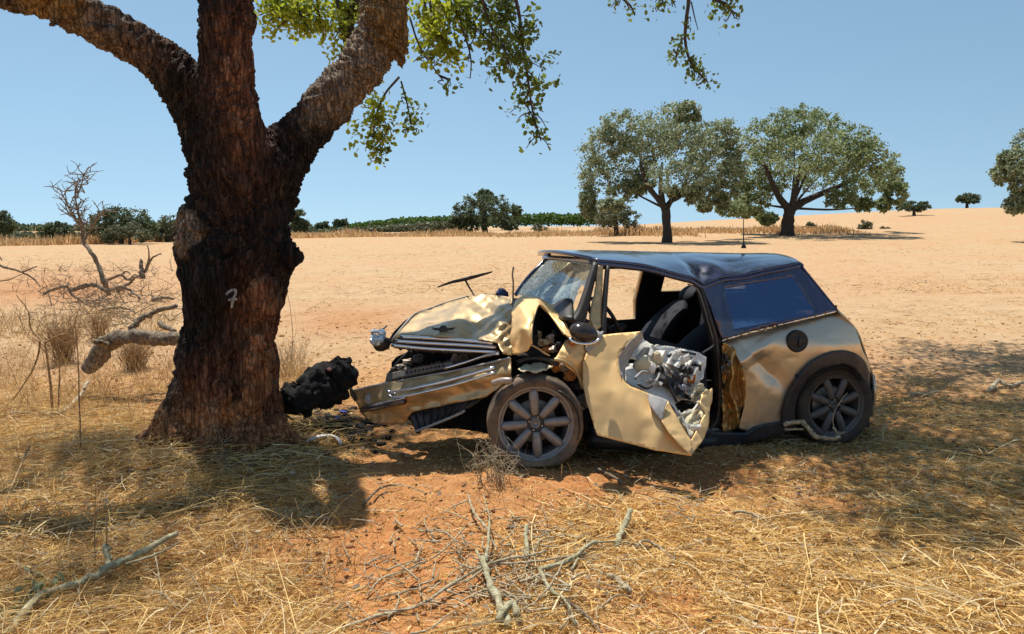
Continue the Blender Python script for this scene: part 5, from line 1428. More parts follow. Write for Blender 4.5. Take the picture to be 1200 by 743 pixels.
# wheels --------------------------------------------------------------------------
TYRE = [(.215, .075), (.228, .088), (.245, .094), (.275, .098), (.296, .090), (.305, .076), (.3075, .05), (.303, .046), (.303, .040), (.308, .036), (.308, .004), (.303, .001), (.303, -.004), (.308, -.008),
        (.308, -.036), (.303, -.040), (.303, -.046), (.3075, -.05), (.305, -.076), (.296, -.090), (.275, -.098), (.245, -.094), (.228, -.088), (.215, -.075)]
def tyre_mesh(flat):
    b = MB(); prof = TYRE if not flat else [(.222 + (r - .215) * .78, a) for r, a in TYRE]
    b.lathe(prof, 72); V = b.V[-1]
    if flat:
        low = V[:, 2] < -.15; V[low, 1] *= 1.18
        V[:, 2] = np.maximum(V[:, 2], -.252)
        V[:, 1] += .012 * fbm(V[:, 0] * 5, V[:, 2] * 5, 0, 4, 2)
    else:
        V[:, 2] = np.maximum(V[:, 2], -.278)
    # shoulder blocks
    r = np.hypot(V[:, 0], V[:, 2]); th = np.arctan2(V[:, 2], V[:, 0])
    g = (np.sin(th * 60 + np.sign(V[:, 1]) * .5) > .3) & (r > (.27 if flat else .29)) & (np.abs(V[:, 1]) > .045)
    V[g] *= np.array((.988, 1, .988))
    return mesh_data('tyre', V, b.F)
rim = MB(); rim.lathe([(.205, .060), (.222, .084), (.232, .088), (.236, .082), (.228, .070), (.205, .040), (.190, -.02), (.190, -.08), (.235, -.088)], 64)
rim.lathe([(.198, .058), (.206, .066), (.214, .066), (.206, .052)], 64)
rim_me = mesh_data('wheel', np.concatenate(rim.V), rim.F)
sp = MB()
SPB = []
for k in range(17):
    t = k / 16; rr = .052 + .160 * t
    wdt = (.025 + .006 * math.sin(t * 2.6)) * math.sqrt(max(.04, 1 - max(0, (t - .80) / .22) ** 2))
    for j in range(10):
        a = 2 * math.pi * j / 10
        SPB.append((rr, .052 + .010 * math.sin(t * 3.0) + .020 * math.sin(a), wdt * math.cos(a)))
SPF = [(i * 10 + j, i * 10 + (j + 1) % 10, (i + 1) * 10 + (j + 1) % 10, (i + 1) * 10 + j) for i in range(16) for j in range(10)] + [tuple(range(10))[::-1], tuple(160 + j for j in range(10))]
spoke_me = mesh_data('spoke', np.array(SPB), SPF)
hub = MB(); hub.lathe([(.0, .050), (.018, .050), (.021, .062), (.028, .064), (.031, .050), (.052, .048), (.060, .036), (.060, .0)], 32)
hub_me = mesh_data('hub', np.concatenate(hub.V), hub.F)
nut = MB(); nut.lathe([(0, .066), (.007, .066), (.009, .06), (.009, .04)], 6); nut_me = mesh_data('wheel_nut', np.concatenate(nut.V), nut.F, False)
disc = MB(); disc.lathe([(.0, -.01), (.13, -.01), (.135, -.014), (.135, -.03), (0, -.03)], 40); disc_me = mesh_data('brake_disc', np.concatenate(disc.V), disc.F)
back = MB(); back.lathe([(.0, -.04), (.188, -.04), (.188, -.05), (0, -.05)], 32); back_me = mesh_data('brake_shield', np.concatenate(back.V), back.F)
tyre_ok, tyre_flat = tyre_mesh(False), tyre_mesh(True)
def wheel(c, ax, tilt, spin, flat, rimmat, tyremat):
    M = Matrix(frame(ax).tolist()) @ Matrix.Rotation(tilt, 3, 'X') @ Matrix.Rotation(spin, 3, 'Y')
    w = obj('wheel', rim_me.copy(), rimmat, car, tuple(np.asarray(c) - CAR)); w.rotation_euler = M.to_euler()
    Mi = Matrix.Rotation(-spin, 4, 'Y')
    t = obj('tyre', (tyre_flat if flat else tyre_ok).copy(), tyremat, w); t.rotation_euler = Mi.to_euler()
    spk_me = spoke_me.copy(); nme = nut_me.copy(); 
    for k in range(8):
        s = obj('spoke', spk_me, rimmat, w); s.rotation_euler = (0, k * math.pi / 4, 0)
    obj('hub', hub_me.copy(), rimmat, w)
    for k in range(4):
        a = k * math.pi / 2 + .4
        obj('wheel_nut', nme, STEEL, w, (.041 * math.cos(a), 0, .041 * math.sin(a)))
    obj('brake_disc', disc_me.copy(), STEEL, w); obj('brake_shield', back_me.copy(), BLACKM, w)
    return w
fw_c = P(627, 497.5, 4.47)
fwh = wheel(fw_c + np.array((0, .08, 0)), (.07, -1, .02), 0, R(4), True, ALLOY, RUBBER)
rw_c = side(975.4, 476.5, .02)
rwh = wheel(rw_c + np.array((.02, .10, 0)), (.20, -.98, .03), 0, R(22), False, ALLOY_SHADED, RUBBER_D)
wheel(rw_c + RT_R * 1.42 + np.array((.02, .0, 0)), (-.139, .99, 0), 0, 0, False, ALLOY_SHADED, RUBBER_D)
# loose tread torn off the front tyre, and the gash
st = MB(); 
q = [fw_c + np.array((.245 * math.cos(t) + .02, -.035 + .02 * math.sin(3 * t), .245 * math.sin(t))) for t in np.linspace(1.05, -.35, 12)]
st.tube(q, np.linspace(.02, .008, 12), 8, flat=.45); st.build('torn_tread', RUBBER_D, fwh, origin=CAR)
bpy.data.objects[st and 'torn_tread'].parent = car
# wheel-house behind the rear wheel
trace('rear_wheel_house', [(925, 505), (932, 462), (950, 436), (975, 426), (1000, 430), (1018, 450), (1019, 500), (975, 512)], lambda a, b: side(a, b, -.16), INTER, car, 6, thick=.02)
trace('rear_wheel_house', smooth_line([(931, 500), (933.5, 470), (948, 443), (968, 431), (991, 427.5), (1010, 440), (1017, 462)], 3) + smooth_line([(1014, 462), (1006, 444), (990, 433), (970, 436), (952, 448), (939, 472), (936, 500)], 3), lambda a, b: side(a, b, .0), INTER, car, 3, thick=.12)
# underbody so that no light comes through
ub = np.array([[cpt(s, w, .20) for w in np.linspace(.06, .94, 4)] for s in np.linspace(.2, 3.4, 6)])
sheet('underbody', ub, INTER, car, .03)
# ------------------------------------------------------------------ dead wood
def wood(name, cols, sc=30, br=.9):
    m = Mat(name); v = m.coord((1, 1, 1)); a = m.noise(v, sc, 7, .72)
    m.color(m.ramp(a, [(.32, cols[0]), (.52, cols[1]), (.72, cols[2])])); m.set(Roughness=.9); m.bump(m.noise(v, sc * 2.5, 5, .7), br, .015)
    return m.m
DEAD = wood('dead_bark', [(.045, .032, .022), (.22, .165, .11), (.50, .40, .29)])
DEAD_PALE = wood('pale_dead_wood', [(.22, .16, .09), (.55, .45, .29), (.78, .70, .52)], 40)
LICHEN = wood('lichen_bark', [(.17, .14, .08), (.48, .43, .26), (.72, .68, .48)], 35)
BROWN = wood('brown_stem', [(.18, .10, .04), (.44, .27, .12), (.66, .47, .26)], 40)
def gpt(px, py, h=0.0):
    p = Gm(px, py); p[2] += h; return p
def stick_mesh(paths, wob=.12, seg=8):
    """paths: (list of 3-D points, r0, r1)"""
    b = MB()
    for pts, r0, r1 in paths:
        q = crom(pts, 5) if len(pts) > 1 else pts
        q = [np.asarray(a) + rng.normal(0, .18 * r0, 3) for a in q]
        b.tube(q, np.linspace(r0, r1, len(q)) * rng.uniform(.85, 1.15, len(q)), seg, wob=wob)
    return b

# the big fallen limb left of the trunk
fl_pts = [(102, 434, 7.0), (112, 423, 7.0), (124, 406, 6.98), (138, 396, 6.95), (160, 395, 6.9), (185, 397, 6.85), (222, 396, 6.8)]
limb = empty('fallen_limb', gpt(102, 437), 'thick bent grey limb arching off the ground behind the left of the burnt trunk', 'fallen limb')
o0 = np.array(limb.location)
b = MB(); q = crom([P(*a) for a in fl_pts], 14)
b.tube(q, np.interp(np.linspace(0, 1, len(q)), [0, .3, .6, 1], [.065, .08, .07, .06]), 28)
V = b.V[-1]; nz = fbm(V[:, 0] * 11, V[:, 1] * 11, V[:, 2] * 11, 3, 4); c = np.repeat(np.array(q), 28, 0)
b.V[-1] = c + (V - c) * (1 + .5 * nz - .25 * np.abs(fbm(V[:, 0] * 30, V[:, 1] * 30, V[:, 2] * 30, 13, 2)))[:, None]
b.build('limb', DEAD, limb, origin=o0)
stick_mesh([([P(128, 404, 6.9), P(118, 402, 6.8), P(112, 400, 6.75)], .035, .02)]).build('side_branch', DEAD, limb, origin=o0)
stick_mesh([([P(155, 386, 7.1), P(163, 375, 7.15), P(178, 367, 7.2), P(206, 358, 7.2)], .035, .022), ([P(165, 395, 6.95), P(155, 387, 7.1)], .03, .03)]).build('side_branch', DEAD, limb, origin=o0)
stick_mesh([([P(186, 378, 7.6), P(195, 384, 7.5), P(206, 388, 7.4)], .03, .02)]).build('side_branch', DEAD, limb, origin=o0)

# the bare dead crown lying in the field
Yd = 17.0
crown = empty('dead_branch', gpt(125, 349), 'bare dead branch with fine leafless twigs standing up from the field at left', 'dead branch')
o0 = np.array(crown.location); s = Yd / FPX
def D(*pts): return [P(a, b, Yd + random.uniform(-.25, .25)) for a, b in pts]
stick_mesh([(D((128, 345), (122, 330), (115, 310), (105, 293), (97, 283)), 3.0 * s, 2.1 * s)]).build('stem', DEAD, crown, origin=o0)
forks = [((97, 284), (96, 264), (91, 246), (88, 228), (90, 216)), ((97, 284), (107, 268), (113, 258), (121, 247)), ((96, 266), (84, 250), (78, 238), (70, 222)), ((90, 232), (95, 218), (98, 205)), ((97, 270), (90, 258), (85, 250))]
tips = []
for k, f in enumerate(forks):
    pts = D(*f); tips.append(pts)
    stick_mesh([(pts, [1.9, 1.7, 1.2, 1.0, 1.0][k] * s, .6 * s)], seg=6).build('fork', DEAD, crown, origin=o0)
tw = []
for pts in tips:
    for _ in range(13):
        i = random.randrange(1, len(pts)); a = pts[i] * .5 + pts[i - 1] * .5 if random.random() < .5 else pts[i]
        e = a + np.array((random.uniform(-1, 1) * 20, random.uniform(-12, 12), random.uniform(-3, 18))) * s
        mid = (a + e) / 2 + rng.normal(0, 3 * s, 3); tw.append(([a, mid, e], .7 * s, .3 * s))
        for _ in range(2):
            e2 = mid + np.array((random.uniform(-1, 1) * 9, random.uniform(-8, 8), random.uniform(0, 10))) * s
            tw.append(([mid, (mid + e2) / 2 + rng.normal(0, 1.2 * s, 3), e2], .45 * s, .25 * s))
o = stick_mesh(tw, seg=5).build('twigs', DEAD, crown, origin=o0); o['kind'] = 'stuff'
pile = [
 ('crooked grey log with a broken upright stub, lying right of the bare dead branch', [((138, 341), (150, 333), (158, 326), (166, 322)), ((166, 326), (166, 314), (165, 304)), ((167, 322), (173, 312), (178, 303), (189, 297)), ((172, 313), (175, 300), (173, 287))], [4, 6, 3.2, 2], 14.6),
 ('twisting dead bough with knobbly bends lying at the foot of the bare branch', [((118, 331), (130, 327), (142, 322), (150, 328), (158, 322), (164, 324)), ((142, 322), (148, 318), (153, 322))], [3.2, 2], 14.8),
 ('long low bough curving along the ground under the dead branch', [((84, 340), (96, 336), (110, 334), (126, 340), (142, 336), (154, 342), (164, 350)), ], [4.5], 14.2),
 ('dark broken branch end pointing left out of the pile', [((52, 344), (64, 339), (78, 336), (84, 345), (96, 352), (103, 358)), ((78, 336), (80, 330))], [3.6, 2.2], 13.6),
 ('low dead branch reaching in from the left edge over red soil', [((-14, 300), (0, 311), (12, 315), (26, 319), (40, 327), (47, 336)), ((26, 319), (36, 315), (43, 312)), ((-10, 330), (10, 328), (26, 321)), ((2, 305), (-4, 296))], [2.8, 1.8, 1.6, 1.4], 14.5),
 ('short grey bough half sunk in pale stubble beyond the fallen limb', [((120, 363), (135, 361), (150, 362), (158, 366)), ((178, 352), (190, 349), (204, 350)), ], [3, 4.5], 11.5),
]
for lab, ps, rr, Y in pile:
    low = max((q for f in ps for q in f), key=lambda q: q[1]); base = gpt(low[0], low[1] + 4); Y = float(base[1])
    s2 = Y / FPX * .6
    e = empty('dead_bough', base, lab, 'dead branch', 'dead boughs in the field at left')
    for k, (f, r) in enumerate(zip(ps, rr)):
        stick_mesh([([P(a, b, Y + random.uniform(-.1, .1)) for a, b in f], r * s2, r * s2 * .45)], seg=8, wob=.22).build('bough' if k == 0 else 'side_branch', DEAD, e, origin=np.array(base))

tw = []
for _ in range(420):
    a, b_ = random.gauss(120, 55), random.gauss(345, 22)
    p = GmV(np.array([a]), np.array([max(318, b_)]))[0]; l = random.uniform(.1, .7)
    e = p + np.array((random.uniform(-1, 1) * l, random.uniform(-1, 1) * l * .6, random.uniform(.0, .7) * l)); p[2] += .02
    mid = (p + e) / 2 + rng.normal(0, .08 * l + .02, 3); tw.append(([p, mid, e], random.uniform(.005, .011), .003))
    if random.random() < .5: tw.append(([mid, mid + rng.normal(0, .12, 3) + np.array((0, 0, .08)), mid + rng.normal(0, .2, 3) + np.array((0, 0, .15))], .005, .002))
tag(stick_mesh(tw, seg=5).build('dead_twigs', DEAD), kind='stuff')

# sticks near the camera ------------------------------------------------------------
def lying(pts, h=.02): return [gpt(a, b, h if len(q) < 1 else q[0]) for a, b, *q in pts]
sticks = [
 ('fallen_branch', 'lichen-crusted forked branch in the straw at bottom left', LICHEN, [([(10, 760, .05), (50, 730, .10), (95, 714, .11), (130, 696, .12), (165, 682, .12), (210, 653, .12)], .019, .012), ([(128, 688, .05), (128, 676, .10), (126, 668, .12)], .016, .012), ([(52, 724, .04), (45, 712, .07), (30, 716, .05)], .010, .005), ([(66, 716, .05), (68, 704, .10)], .010, .004), ([(150, 692, .12), (185, 678, .10), (212, 660, .10)], .007, .003)]),
 ('fallen_branch', 'grey weathered branch on the straw near the left edge', DEAD_PALE, [([(-6, 491), (20, 489, .03), (50, 492, .03), (75, 488, .04), (90, 476, .06), (105, 459, .10)], .022, .016)]),
 ('dry_branch', 'long pale stick slanting across red soil at bottom centre', DEAD_PALE, [([(400, 742), (440, 731, .02), (490, 720, .03), (530, 695, .04), (575, 677, .05), (620, 664, .05), (640, 660, .05)], .007, .004), ([(520, 700, .03), (545, 706, .02)], .004, .002), ([(500, 716, .03), (540, 715, .02)], .004, .002)]),
 ('dry_branch', 'thick forked yellowish stick standing out of the twig heap at bottom centre', LICHEN, [([(594, 742, .02), (582, 715, .04), (571, 690, .06), (566, 672, .07)], .014, .009), ([(569, 684, .06), (558, 662, .07)], .007, .004), ([(570, 675, .06), (573, 645, .09), (574, 628, .10)], .007, .003), ([(574, 628, .1), (568, 612, .12), (567, 605, .12)], .003, .002), ([(582, 742, .05), (600, 724, .05), (606, 735, .04)], .012, .010)]),
 ('dry_branch', 'pale forked stick right of the twig heap ending in a thick stub', LICHEN, [([(632, 678, .04), (665, 668, .04), (690, 652, .05), (700, 647, .05)], .008, .008), ([(670, 676, .03), (680, 660, .04), (690, 652, .05)], .006, .006), ([(632, 678, .04), (645, 700, .03), (662, 714, .03), (675, 740, .02)], .008, .004), ([(700, 648, .05), (730, 645, .04), (760, 648, .03)], .004, .003)]),
 ('dry_branch', 'short stout pale stub at a steep slant, right of centre foreground', LICHEN, [([(722, 646, .02), (730, 633, .05), (738, 619, .09)], .012, .011)]),
 ('dry_branch', 'upright greenish stub in the middle of the twig heap', LICHEN, [([(618, 662, .02), (617, 645, .05), (616, 634, .07)], .009, .008), ([(624, 658, .03), (632, 648, .06)], .005, .003)]),
 ('dry_branch', 'thin bent stick with a fork above the twig heap', DEAD_PALE, [([(574, 632, .04), (560, 620, .05), (552, 605, .06), (549, 595, .07)], .006, .004), ([(549, 602, .06), (535, 603, .05), (518, 610, .03)], .004, .002)]),
 ('dry_branch', 'long thin curved stick left of the twig heap on red soil', DEAD_PALE, [([(430, 705, .01), (448, 685, .02), (480, 672, .02), (515, 656, .03), (545, 628, .03)], .005, .003), ([(432, 708, .01), (470, 702, .02), (510, 692, .02)], .004, .002)]),
 ('dry_branch', 'low bundle-like stick stretching right through the twig heap', DEAD_PALE, [([(560, 672, .04), (600, 676, .05), (640, 668, .04), (668, 661, .04)], .006, .003), ([(540, 712, .02), (570, 700, .03), (600, 705, .03), (640, 706, .02)], .004, .003), ([(610, 690, .03), (640, 684, .03), (668, 694, .02)], .006, .004)]),
 ('dry_branch', 'thin twig bent like a bow, dark at the tip, bottom centre right', DEAD, [([(662, 714, .03), (675, 722, .03), (690, 735, .03), (705, 748, .02)], .006, .003), ([(664, 716, .03), (668, 738, .03)], .004, .002)]),
 ('dry_branch', 'pale zigzag twig right of the stout stub', DEAD_PALE, [([(745, 652, .03), (755, 645, .05), (770, 650, .03), (790, 662, .02)], .006, .004)]),
 ('dry_branch', 'flat pale bark strip lying right of the twig heap', DEAD_PALE, [([(712, 682, .02), (725, 690, .02), (737, 702, .02)], .011, .008)]),
 ('fallen_stick', 'dark stick on the lit soil between front wheel and door', DEAD, [([(698, 553, .02), (712, 562, .03), (730, 572, .02)], .010, .007)]),
 ('fallen_stick', 'grey stick lying on straw to the right, below the door', DEAD_PALE, [([(858, 604, .02), (880, 611, .03), (912, 624, .02)], .009, .006)]),
 ('fallen_stick', 'grey-brown stick pointing down to the right in the yellow straw', DEAD, [([(930, 638, .03), (950, 656, .03), (982, 678, .02)], .008, .006)]),
 ('fallen_stick', 'small crooked grey branch in the stubble at the right edge', DEAD_PALE, [([(1158, 461, .02), (1170, 453, .05), (1182, 456, .03), (1200, 452, .04), (1212, 455, .02)], .022, .014), ([(1066, 463, .02), (1080, 466, .03), (1100, 462, .02)], .014, .008)]),
 ('fallen_stick', 'pale debris branch caught against the rear wheel', DEAD_PALE, [([(918, 498, .10), (938, 494, .14), (946, 500, .12), (955, 511, .06), (970, 514, .05), (985, 512, .04)], .016, .012), ([(920, 503, .07), (942, 503, .08)], .009, .006), ([(976, 500, .10), (982, 508, .06), (990, 506, .06)], .008, .005), ([(980, 510, .05), (976, 490, .2), (985, 470, .34), (993, 460, .40)], .004, .002)]),
 ('fallen_stick', 'thin branch curving over the shade left of the front wheel', DEAD, [([(425, 598, .02), (445, 580, .03), (470, 574, .03)], .008, .004)]),
 ('fallen_stick', 'pale twig lying in the dark patch beside the charred log', DEAD_PALE, [([(345, 452, .05), (358, 462, .05), (372, 466, .04), (392, 472, .02)], .008, .004), ([(352, 500, .02), (354, 515, .02), (352, 530, .01)], .005, .003)]),
 ('fallen_stick', 'dry brown stick leaning in the straw at far left foreground', BROWN, [([(0, 615, .02), (16, 590, .10), (38, 560, .2)], .007, .004)]),
]
for nm, lab, mat, ps in sticks:
    base = gpt(ps[0][0][len(ps[0][0]) // 2][0], ps[0][0][len(ps[0][0]) // 2][1])
    if 'rear wheel' in lab: base = P(950, 514, 5.2)
    e = empty(nm, base, lab, 'stick' if nm != 'fallen_branch' else 'branch', 'sticks lying on the ground' if nm != 'fallen_branch' else None)
    for k, (pts, r0, r1) in enumerate(ps):
        wp_ = [P(q_[0], q_[1], 5.20 - .02 * i_) for i_, q_ in enumerate(pts)] if 'rear wheel' in lab else lying(pts, .012)
        stick_mesh([(wp_, r0 * (1.2 if nm == 'dry_branch' else 1.0), r1 * (1.3 if nm == 'dry_branch' else 1.1))], wob=.2, seg=8).build('stem' if k == 0 else 'twig', mat, e, origin=np.array(base))
# a few dozen nameless small twigs
tw = []
for _ in range(240):
    a, b = random.gauss(590, 80), random.gauss(680, 36)
    if b > 760: continue
    p = gpt(a, b, random.uniform(.01, .04)); th = random.uniform(0, math.pi); l = random.uniform(.05, .22)
    e = p + np.array((math.cos(th) * l, math.sin(th) * l, random.uniform(-.01, .03)))
    tw.append(([p, (p + e) / 2 + rng.normal(0, .012, 3), e], random.uniform(.0022, .0062), .0018))
for _ in range(130):
    a, b = random.uniform(720, 1200), random.uniform(500, 620)
    p = gpt(a, b, random.uniform(.01, .03)); th = random.uniform(0, math.pi); l = random.uniform(.05, .28)
    e = p + np.array((math.cos(th) * l, math.sin(th) * l, random.uniform(-.01, .03)))
    tw.append(([p, (p + e) / 2 + rng.normal(0, .015, 3), e], random.uniform(.002, .004), .0015))
for _ in range(150):
    a, b = random.uniform(0, 460), random.uniform(500, 745)
    p = gpt(a, b, random.uniform(.02, .08)); th = random.uniform(0, math.pi); l = random.uniform(.06, .3)
    e = p + np.array((math.cos(th) * l, math.sin(th) * l, random.uniform(-.03, .08)))
    tw.append(([p, (p + e) / 2 + rng.normal(0, .015, 3), e], random.uniform(.0015, .0035), .0012))
tag(stick_mesh(tw, seg=5).build('small_twigs', DEAD_PALE), kind='stuff')

# charred log beside the trunk
lg = empty('charred_log', gpt(378, 484), 'short charred black log lying just right of the burnt trunk', 'log')
o0 = np.array(lg.location)
b = MB(); b.ball(P(378, 452, 5.5), (.18, .15, .155), 44, 30, noise=.26, seed=12, freq=1.9); b.ball(P(352, 466, 5.4), (.17, .12, .11), 36, 24, noise=.34, seed=33, freq=2.2); b.ball(P(400, 440, 5.52), (.10, .11, .13), 30, 20, noise=.4, seed=21, freq=2.4)
V = np.concatenate(b.V); b.V = [V + .03 * np.stack([vn(V[:, 0] * 34 + 9 * k, V[:, 1] * 30, V[:, 2] * 30, k) for k in range(3)], 1)]
b2 = MB(); b2.tube(crom([P(336, 474, 5.25), P(352, 466, 5.4), P(372, 455, 5.5), P(393, 446, 5.55), P(407, 441, 5.6)], 5), list(np.interp(np.linspace(0, 1, 21), [0, .35, .7, .92, 1], [.09, .14, .175, .17, .08])), 28)
CHAR = wood('charcoal', [(.004, .004, .004), (.012, .011, .011), (.05, .046, .042)], 45, 1.0)
b.build('log', CHAR, lg, origin=o0)
mb = MB(); mb.ball(P(386, 433, 5.37), (.018, .012, .012), 8, 6, noise=.5, seed=3); mb.build('pale_scar', simple('pinkish_wood', (.45, .25, .18), .8), lg, origin=o0)
ash = MB()
for _ in range(300):
    a, b_ = random.gauss(382, 38), random.gauss(500, 15)
    if random.random() < .25: a, b_ = random.gauss(240, 40), random.gauss(534, 7)
    r = random.uniform(.008, .03); ash.ball(gpt(a, b_, r * .4), (r * 1.4, r, r * .7), 7, 5, noise=.6, seed=random.randint(0, 99), freq=2)
for _ in range(9):
    p0 = gpt(random.uniform(340, 410), random.uniform(478, 512), .03); d0 = np.array((random.uniform(-.25, .25), random.uniform(-.15, .15), random.uniform(0, .06)))
    ash.tube(crom([p0, p0 + d0 * .5 + rng.normal(0, .02, 3), p0 + d0], 3), [.012, .012, .011, .010, .009, .008, .006], 7)
tag(ash.build('charred_bits', CHAR), kind='stuff')
# bark flakes round the foot of the trunk
flk = MB()
for _ in range(90):
    a, b_ = random.gauss(272, 52), random.gauss(532, 8); r = random.uniform(.015, .045)
    flk.ball(gpt(a, b_, r * .3), (r * 1.5, r, r * .5), 7, 5, M=np.array(Matrix.Rotation(random.uniform(-.8, .8), 3, 'Y')), noise=.5, seed=random.randint(0, 99), freq=2)
tag(flk.build('bark_flakes', wood('flaked_bark', [(.06, .035, .022), (.22, .14, .085), (.42, .31, .2)], 30)), kind='stuff')

# broken bits of the car and litter ------------------------------------------------
WHITE = simple('white_plastic', (.70, .71, .74), .4, var=.1, dust=.2)
BLUE = simple('blue_plastic', (.03, .05, .35), .4)
def chip(name, lab, cat, px, py, size, mat, h=.01, seed=0, rot=0.0, group=None):
    p = gpt(px, py, h); rr = random.Random(seed)
    n = 7; V = []; 
    for k in range(n):
        a = 2 * math.pi * k / n; r = rr.uniform(.65, 1.1)
        V.append((size[0] * r * math.cos(a), size[1] * r * math.sin(a), size[2] * rr.uniform(.2, 1)))
    V = np.array(V); Vb = V - np.array((0, 0, .006)); F = [tuple(range(n)), tuple(range(2 * n - 1, n - 1, -1))] + [(k, k + n, (k + 1) % n + n, (k + 1) % n) for k in range(n)]
    V = np.concatenate([V, Vb]) @ np.array(Matrix.Rotation(rot, 3, 'Z')).T
    o = obj(name, mesh_data(name, V, F, False), mat, None, tuple(p)); tag(o, lab, cat, group); return o
q = crom([np.array(gpt(a, b, h)) for a, b, h in ((356, 524, .02), (368, 521, .045), (384, 519, .05), (396, 521, .04), (401, 527, .015))], 5)
mb = MB(); mb.tube(q, np.interp(np.linspace(0, 1, len(q)), [0, .4, 1], [.02, .034, .016]), 10, flat=.35)
tag(mb.build('trim_fragment', WHITE), 'curved silvery-white piece of car trim right of the trunk foot', 'car fragment', 'broken bits on the ground')
G1 = 'broken bits on the ground'
chip('plastic_fragment', 'jagged white fragment at the left foot of the trunk', 'fragment', 204, 531, (.035, .03, .03), WHITE, .015, 1, .3, G1)
chip('plastic_fragment', 'smaller white fragment just right of the jagged one at the trunk foot', 'fragment', 217, 534, (.028, .018, .02), WHITE, .015, 2, 1.0, G1)
chip('plastic_fragment', 'white flake in the straw straight below the curved trim piece', 'fragment', 343, 562, (.026, .022, .03), WHITE, .02, 3, .5, G1)
chip('plastic_fragment', 'small blue plastic scrap under the crushed bumper', 'fragment', 403, 487, (.035, .02, .03), BLUE, .02, 4, .2, G1)
chip('plastic_fragment', 'tiny blue scrap left of the bumper corner', 'fragment', 396, 494, (.022, .02, .02), BLUE, .02, 5, .9, G1)
chip('stone', 'flat pinkish-grey stone at the edge of the red soil', 'stone', 381, 612, (.032, .036, .022), simple('pinkish_stone', (.34, .24, .18), .9, bump=.3), .01, 6, .4)
chip('stone', 'greenish grey stone in straw left of the red hollow', 'stone', 317, 692, (.030, .028, .022), simple('greenish_stone', (.20, .20, .12), .9, bump=.3), .01, 7, .4)
chip('stone', 'dark grey stone at the bottom of the red hollow', 'stone', 418, 693, (.018, .034, .02), simple('dark_stone', (.12, .12, .11), .9, bump=.3), .01, 8, .1)
chip('bark_chip', 'dark curled bark chip on bare soil above the twig heap', 'bark chip', 599, 625, (.032, .018, .03), DEAD, .012, 9, .5)
for k in range(6):
    pass

# weeds at left -----------------------------------------------------------------------
def weed(lab, base, stems, mat=BROWN, nfine=0, hgt=.3):
    p = gpt(*base); e = empty('dry_weed', p, lab, 'weed', 'dry weeds at left')
    for f, r0, r1 in stems:
        stick_mesh([([P(a, b, p[1] + random.uniform(-.04, .04)) for a, b in f], r0, r1)], seg=6).build('stem', mat, e, origin=p)
    if nfine:
        tw = []
        for _ in range(nfine):
            th = random.uniform(0, 2 * math.pi); l = random.uniform(.4, 1.0) * hgt; sp = random.uniform(.1, .8)
            d = np.array((math.cos(th) * sp, math.sin(th) * sp, 1.0)); d /= np.linalg.norm(d)
            a = p + np.array((random.gauss(0, .05), random.gauss(0, .05), 0)); tip = a + d * l + np.array((0, 0, -.12 * l))
            tw.append(([a, a + d * l * .55, tip], .0028, .001))
            for _ in range(2):
                b = a + d * l * random.uniform(.4, .9); tw.append(([b, b + rng.normal(0, .05, 3) + np.array((0, 0, .04)), b + rng.normal(0, .07, 3) + np.array((0, 0, .07))], .0016, .0008))
        o = stick_mesh(tw, seg=4).build('fine_stems', mat, e, origin=p); o['kind'] = 'stuff'
    return e
weed('tall kinked brown weed stem with a pale broken branch to the right', (62, 486), [(((62, 486), (58, 440), (53, 405), (48, 398), (36, 385), (33, 365), (19, 346)), .010, .004), (((53, 402), (65, 395), (78, 391)), .011, .009), (((68, 482), (70, 430), (66, 405)), .007, .004), (((47, 400), (42, 425), (25, 455), (0, 485)), .008, .005)])
weed('slim straight weed standing in straw between the tall weed and the trunk', (95, 530), [(((95, 530), (93, 470), (91, 410), (88, 380), (93, 360)), .005, .002)])
weed('tawny bushy weed under the arch of the fallen limb', (160, 432), [], BROWN, 170, .38)
weed('tawny bushy weed behind the tall kinked stem', (75, 425), [], BROWN, 190, .75)
weed('wispy tawny weed left of the bare dead branch foot', (118, 400), [], BROWN, 120, .7)
weed('pale dry weed with thin stems right behind the burnt trunk', (338, 440), [(((338, 440), (343, 400), (340, 360), (334, 335)), .005, .002)], DEAD_PALE, 40, .5)
weed('single thin sprig leaning right beyond the charred log', (358, 365), [(((358, 365), (372, 357), (388, 346)), .004, .002)], BROWN)
weed('two reddish upright stems in the straw at lower left', (112, 668), [(((112, 668), (111, 625), (112, 565)), .003, .0015), (((124, 662), (125, 630), (126, 598)), .0035, .002)])
weed('dry weed with yellow blades against the front wheel', (578, 565), [(((578, 565), (566, 548), (556, 530)), .004, .002), (((584, 570), (590, 545), (596, 520)), .003, .0015)], DEAD_PALE, 26, .22)
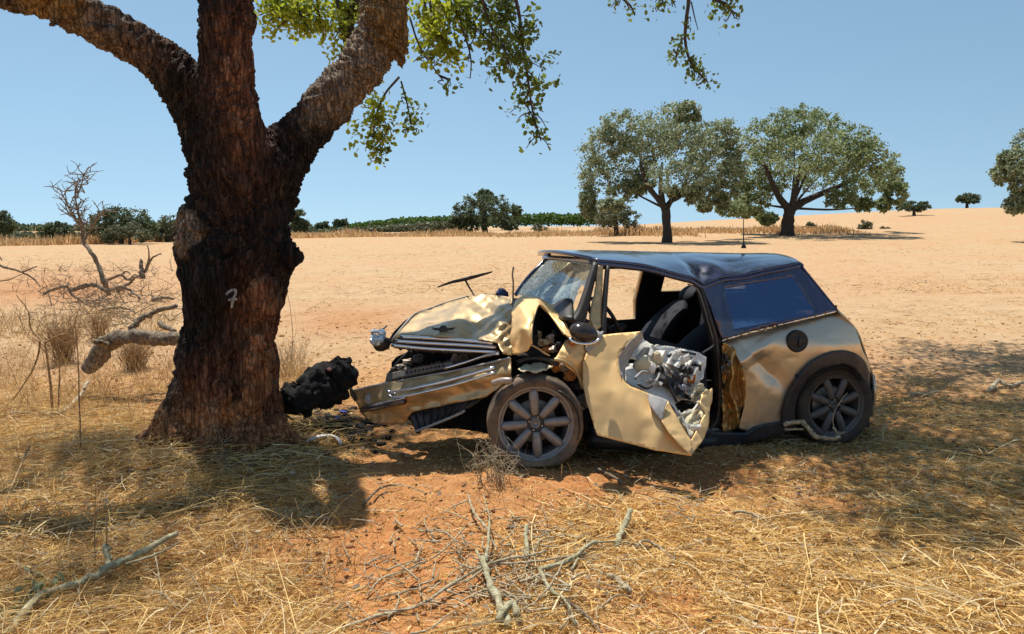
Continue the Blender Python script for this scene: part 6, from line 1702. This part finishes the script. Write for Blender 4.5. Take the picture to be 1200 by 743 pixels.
TAWNY = straw_mat('tawny_grass', [(0, (.22, .11, .04)), (.4, (.46, .27, .10)), (.8, (.66, .45, .20)), (1, (.50, .42, .28))])
def dry_grass(name, n, x0, x1, y0, y1, h, w):
    a = rng.uniform(x0, x1, n); b = rng.uniform(y0, y1, n)
    keep = fbm(a / 28, b / 14, 0, 41, 3) + rng.normal(0, .18, n) > -.05
    p = GmV(a[keep], b[keep]); k = len(p)
    d = rng.normal(0, .42, (k, 3)); d[:, 2] = 1; d /= np.linalg.norm(d, axis=1)[:, None]
    V, F = blades(p, d, h * rng.lognormal(-.2, .45, k), w * rng.uniform(.6, 1.3, k), rng.normal(0, .35, (k, 3)), 3)
    return tag(obj(name, mesh_data(name, V, F, False), TAWNY), kind='stuff')
dry_grass('dry_grass', 5200, -40, 210, 395, 500, .22, .0040)
dry_grass('dry_grass', 2600, -40, 200, 345, 400, .26, .007)
dry_grass('dry_grass', 900, 330, 360, 400, 470, .25, .004)
dry_grass('dry_grass', 3600, -20, 420, 500, 740, .11, .0032)
dry_grass('dry_grass', 1500, 540, 1200, 545, 740, .07, .004)
LEAFG = leaf_mat('grey_green_leaf', (.13, .17, .08), (.24, .29, .15), (.36, .40, .24), .2)
sd_ = empty('green_seedling', gpt(40, 716), 'small grey-green leafy sprig on the lichen branch at bottom left', 'plant')
p = np.array(sd_.location)
pts = np.concatenate([gpt(68, 708, .08) + rng.normal(0, .022, (14, 3)), gpt(42, 690, .06) + rng.normal(0, .02, (8, 3)), gpt(35, 718, .06) + rng.normal(0, .025, (16, 3)), gpt(24, 735, .05) + rng.normal(0, .03, (14, 3))])
pts[:, 2] = np.maximum(pts[:, 2], terrain(pts[:, 0], pts[:, 1]) + .03)
V, F = leaves(pts, .042, 1.1); o = obj('leaves', mesh_data('leaves', V - p, F, False), LEAFG, sd_); o['kind'] = 'stuff'
stick_mesh([([gpt(30, 732, .0), gpt(38, 716, .05), gpt(66, 706, .09)], .004, .002)], seg=6).build('stem', BROWN, sd_, origin=p)
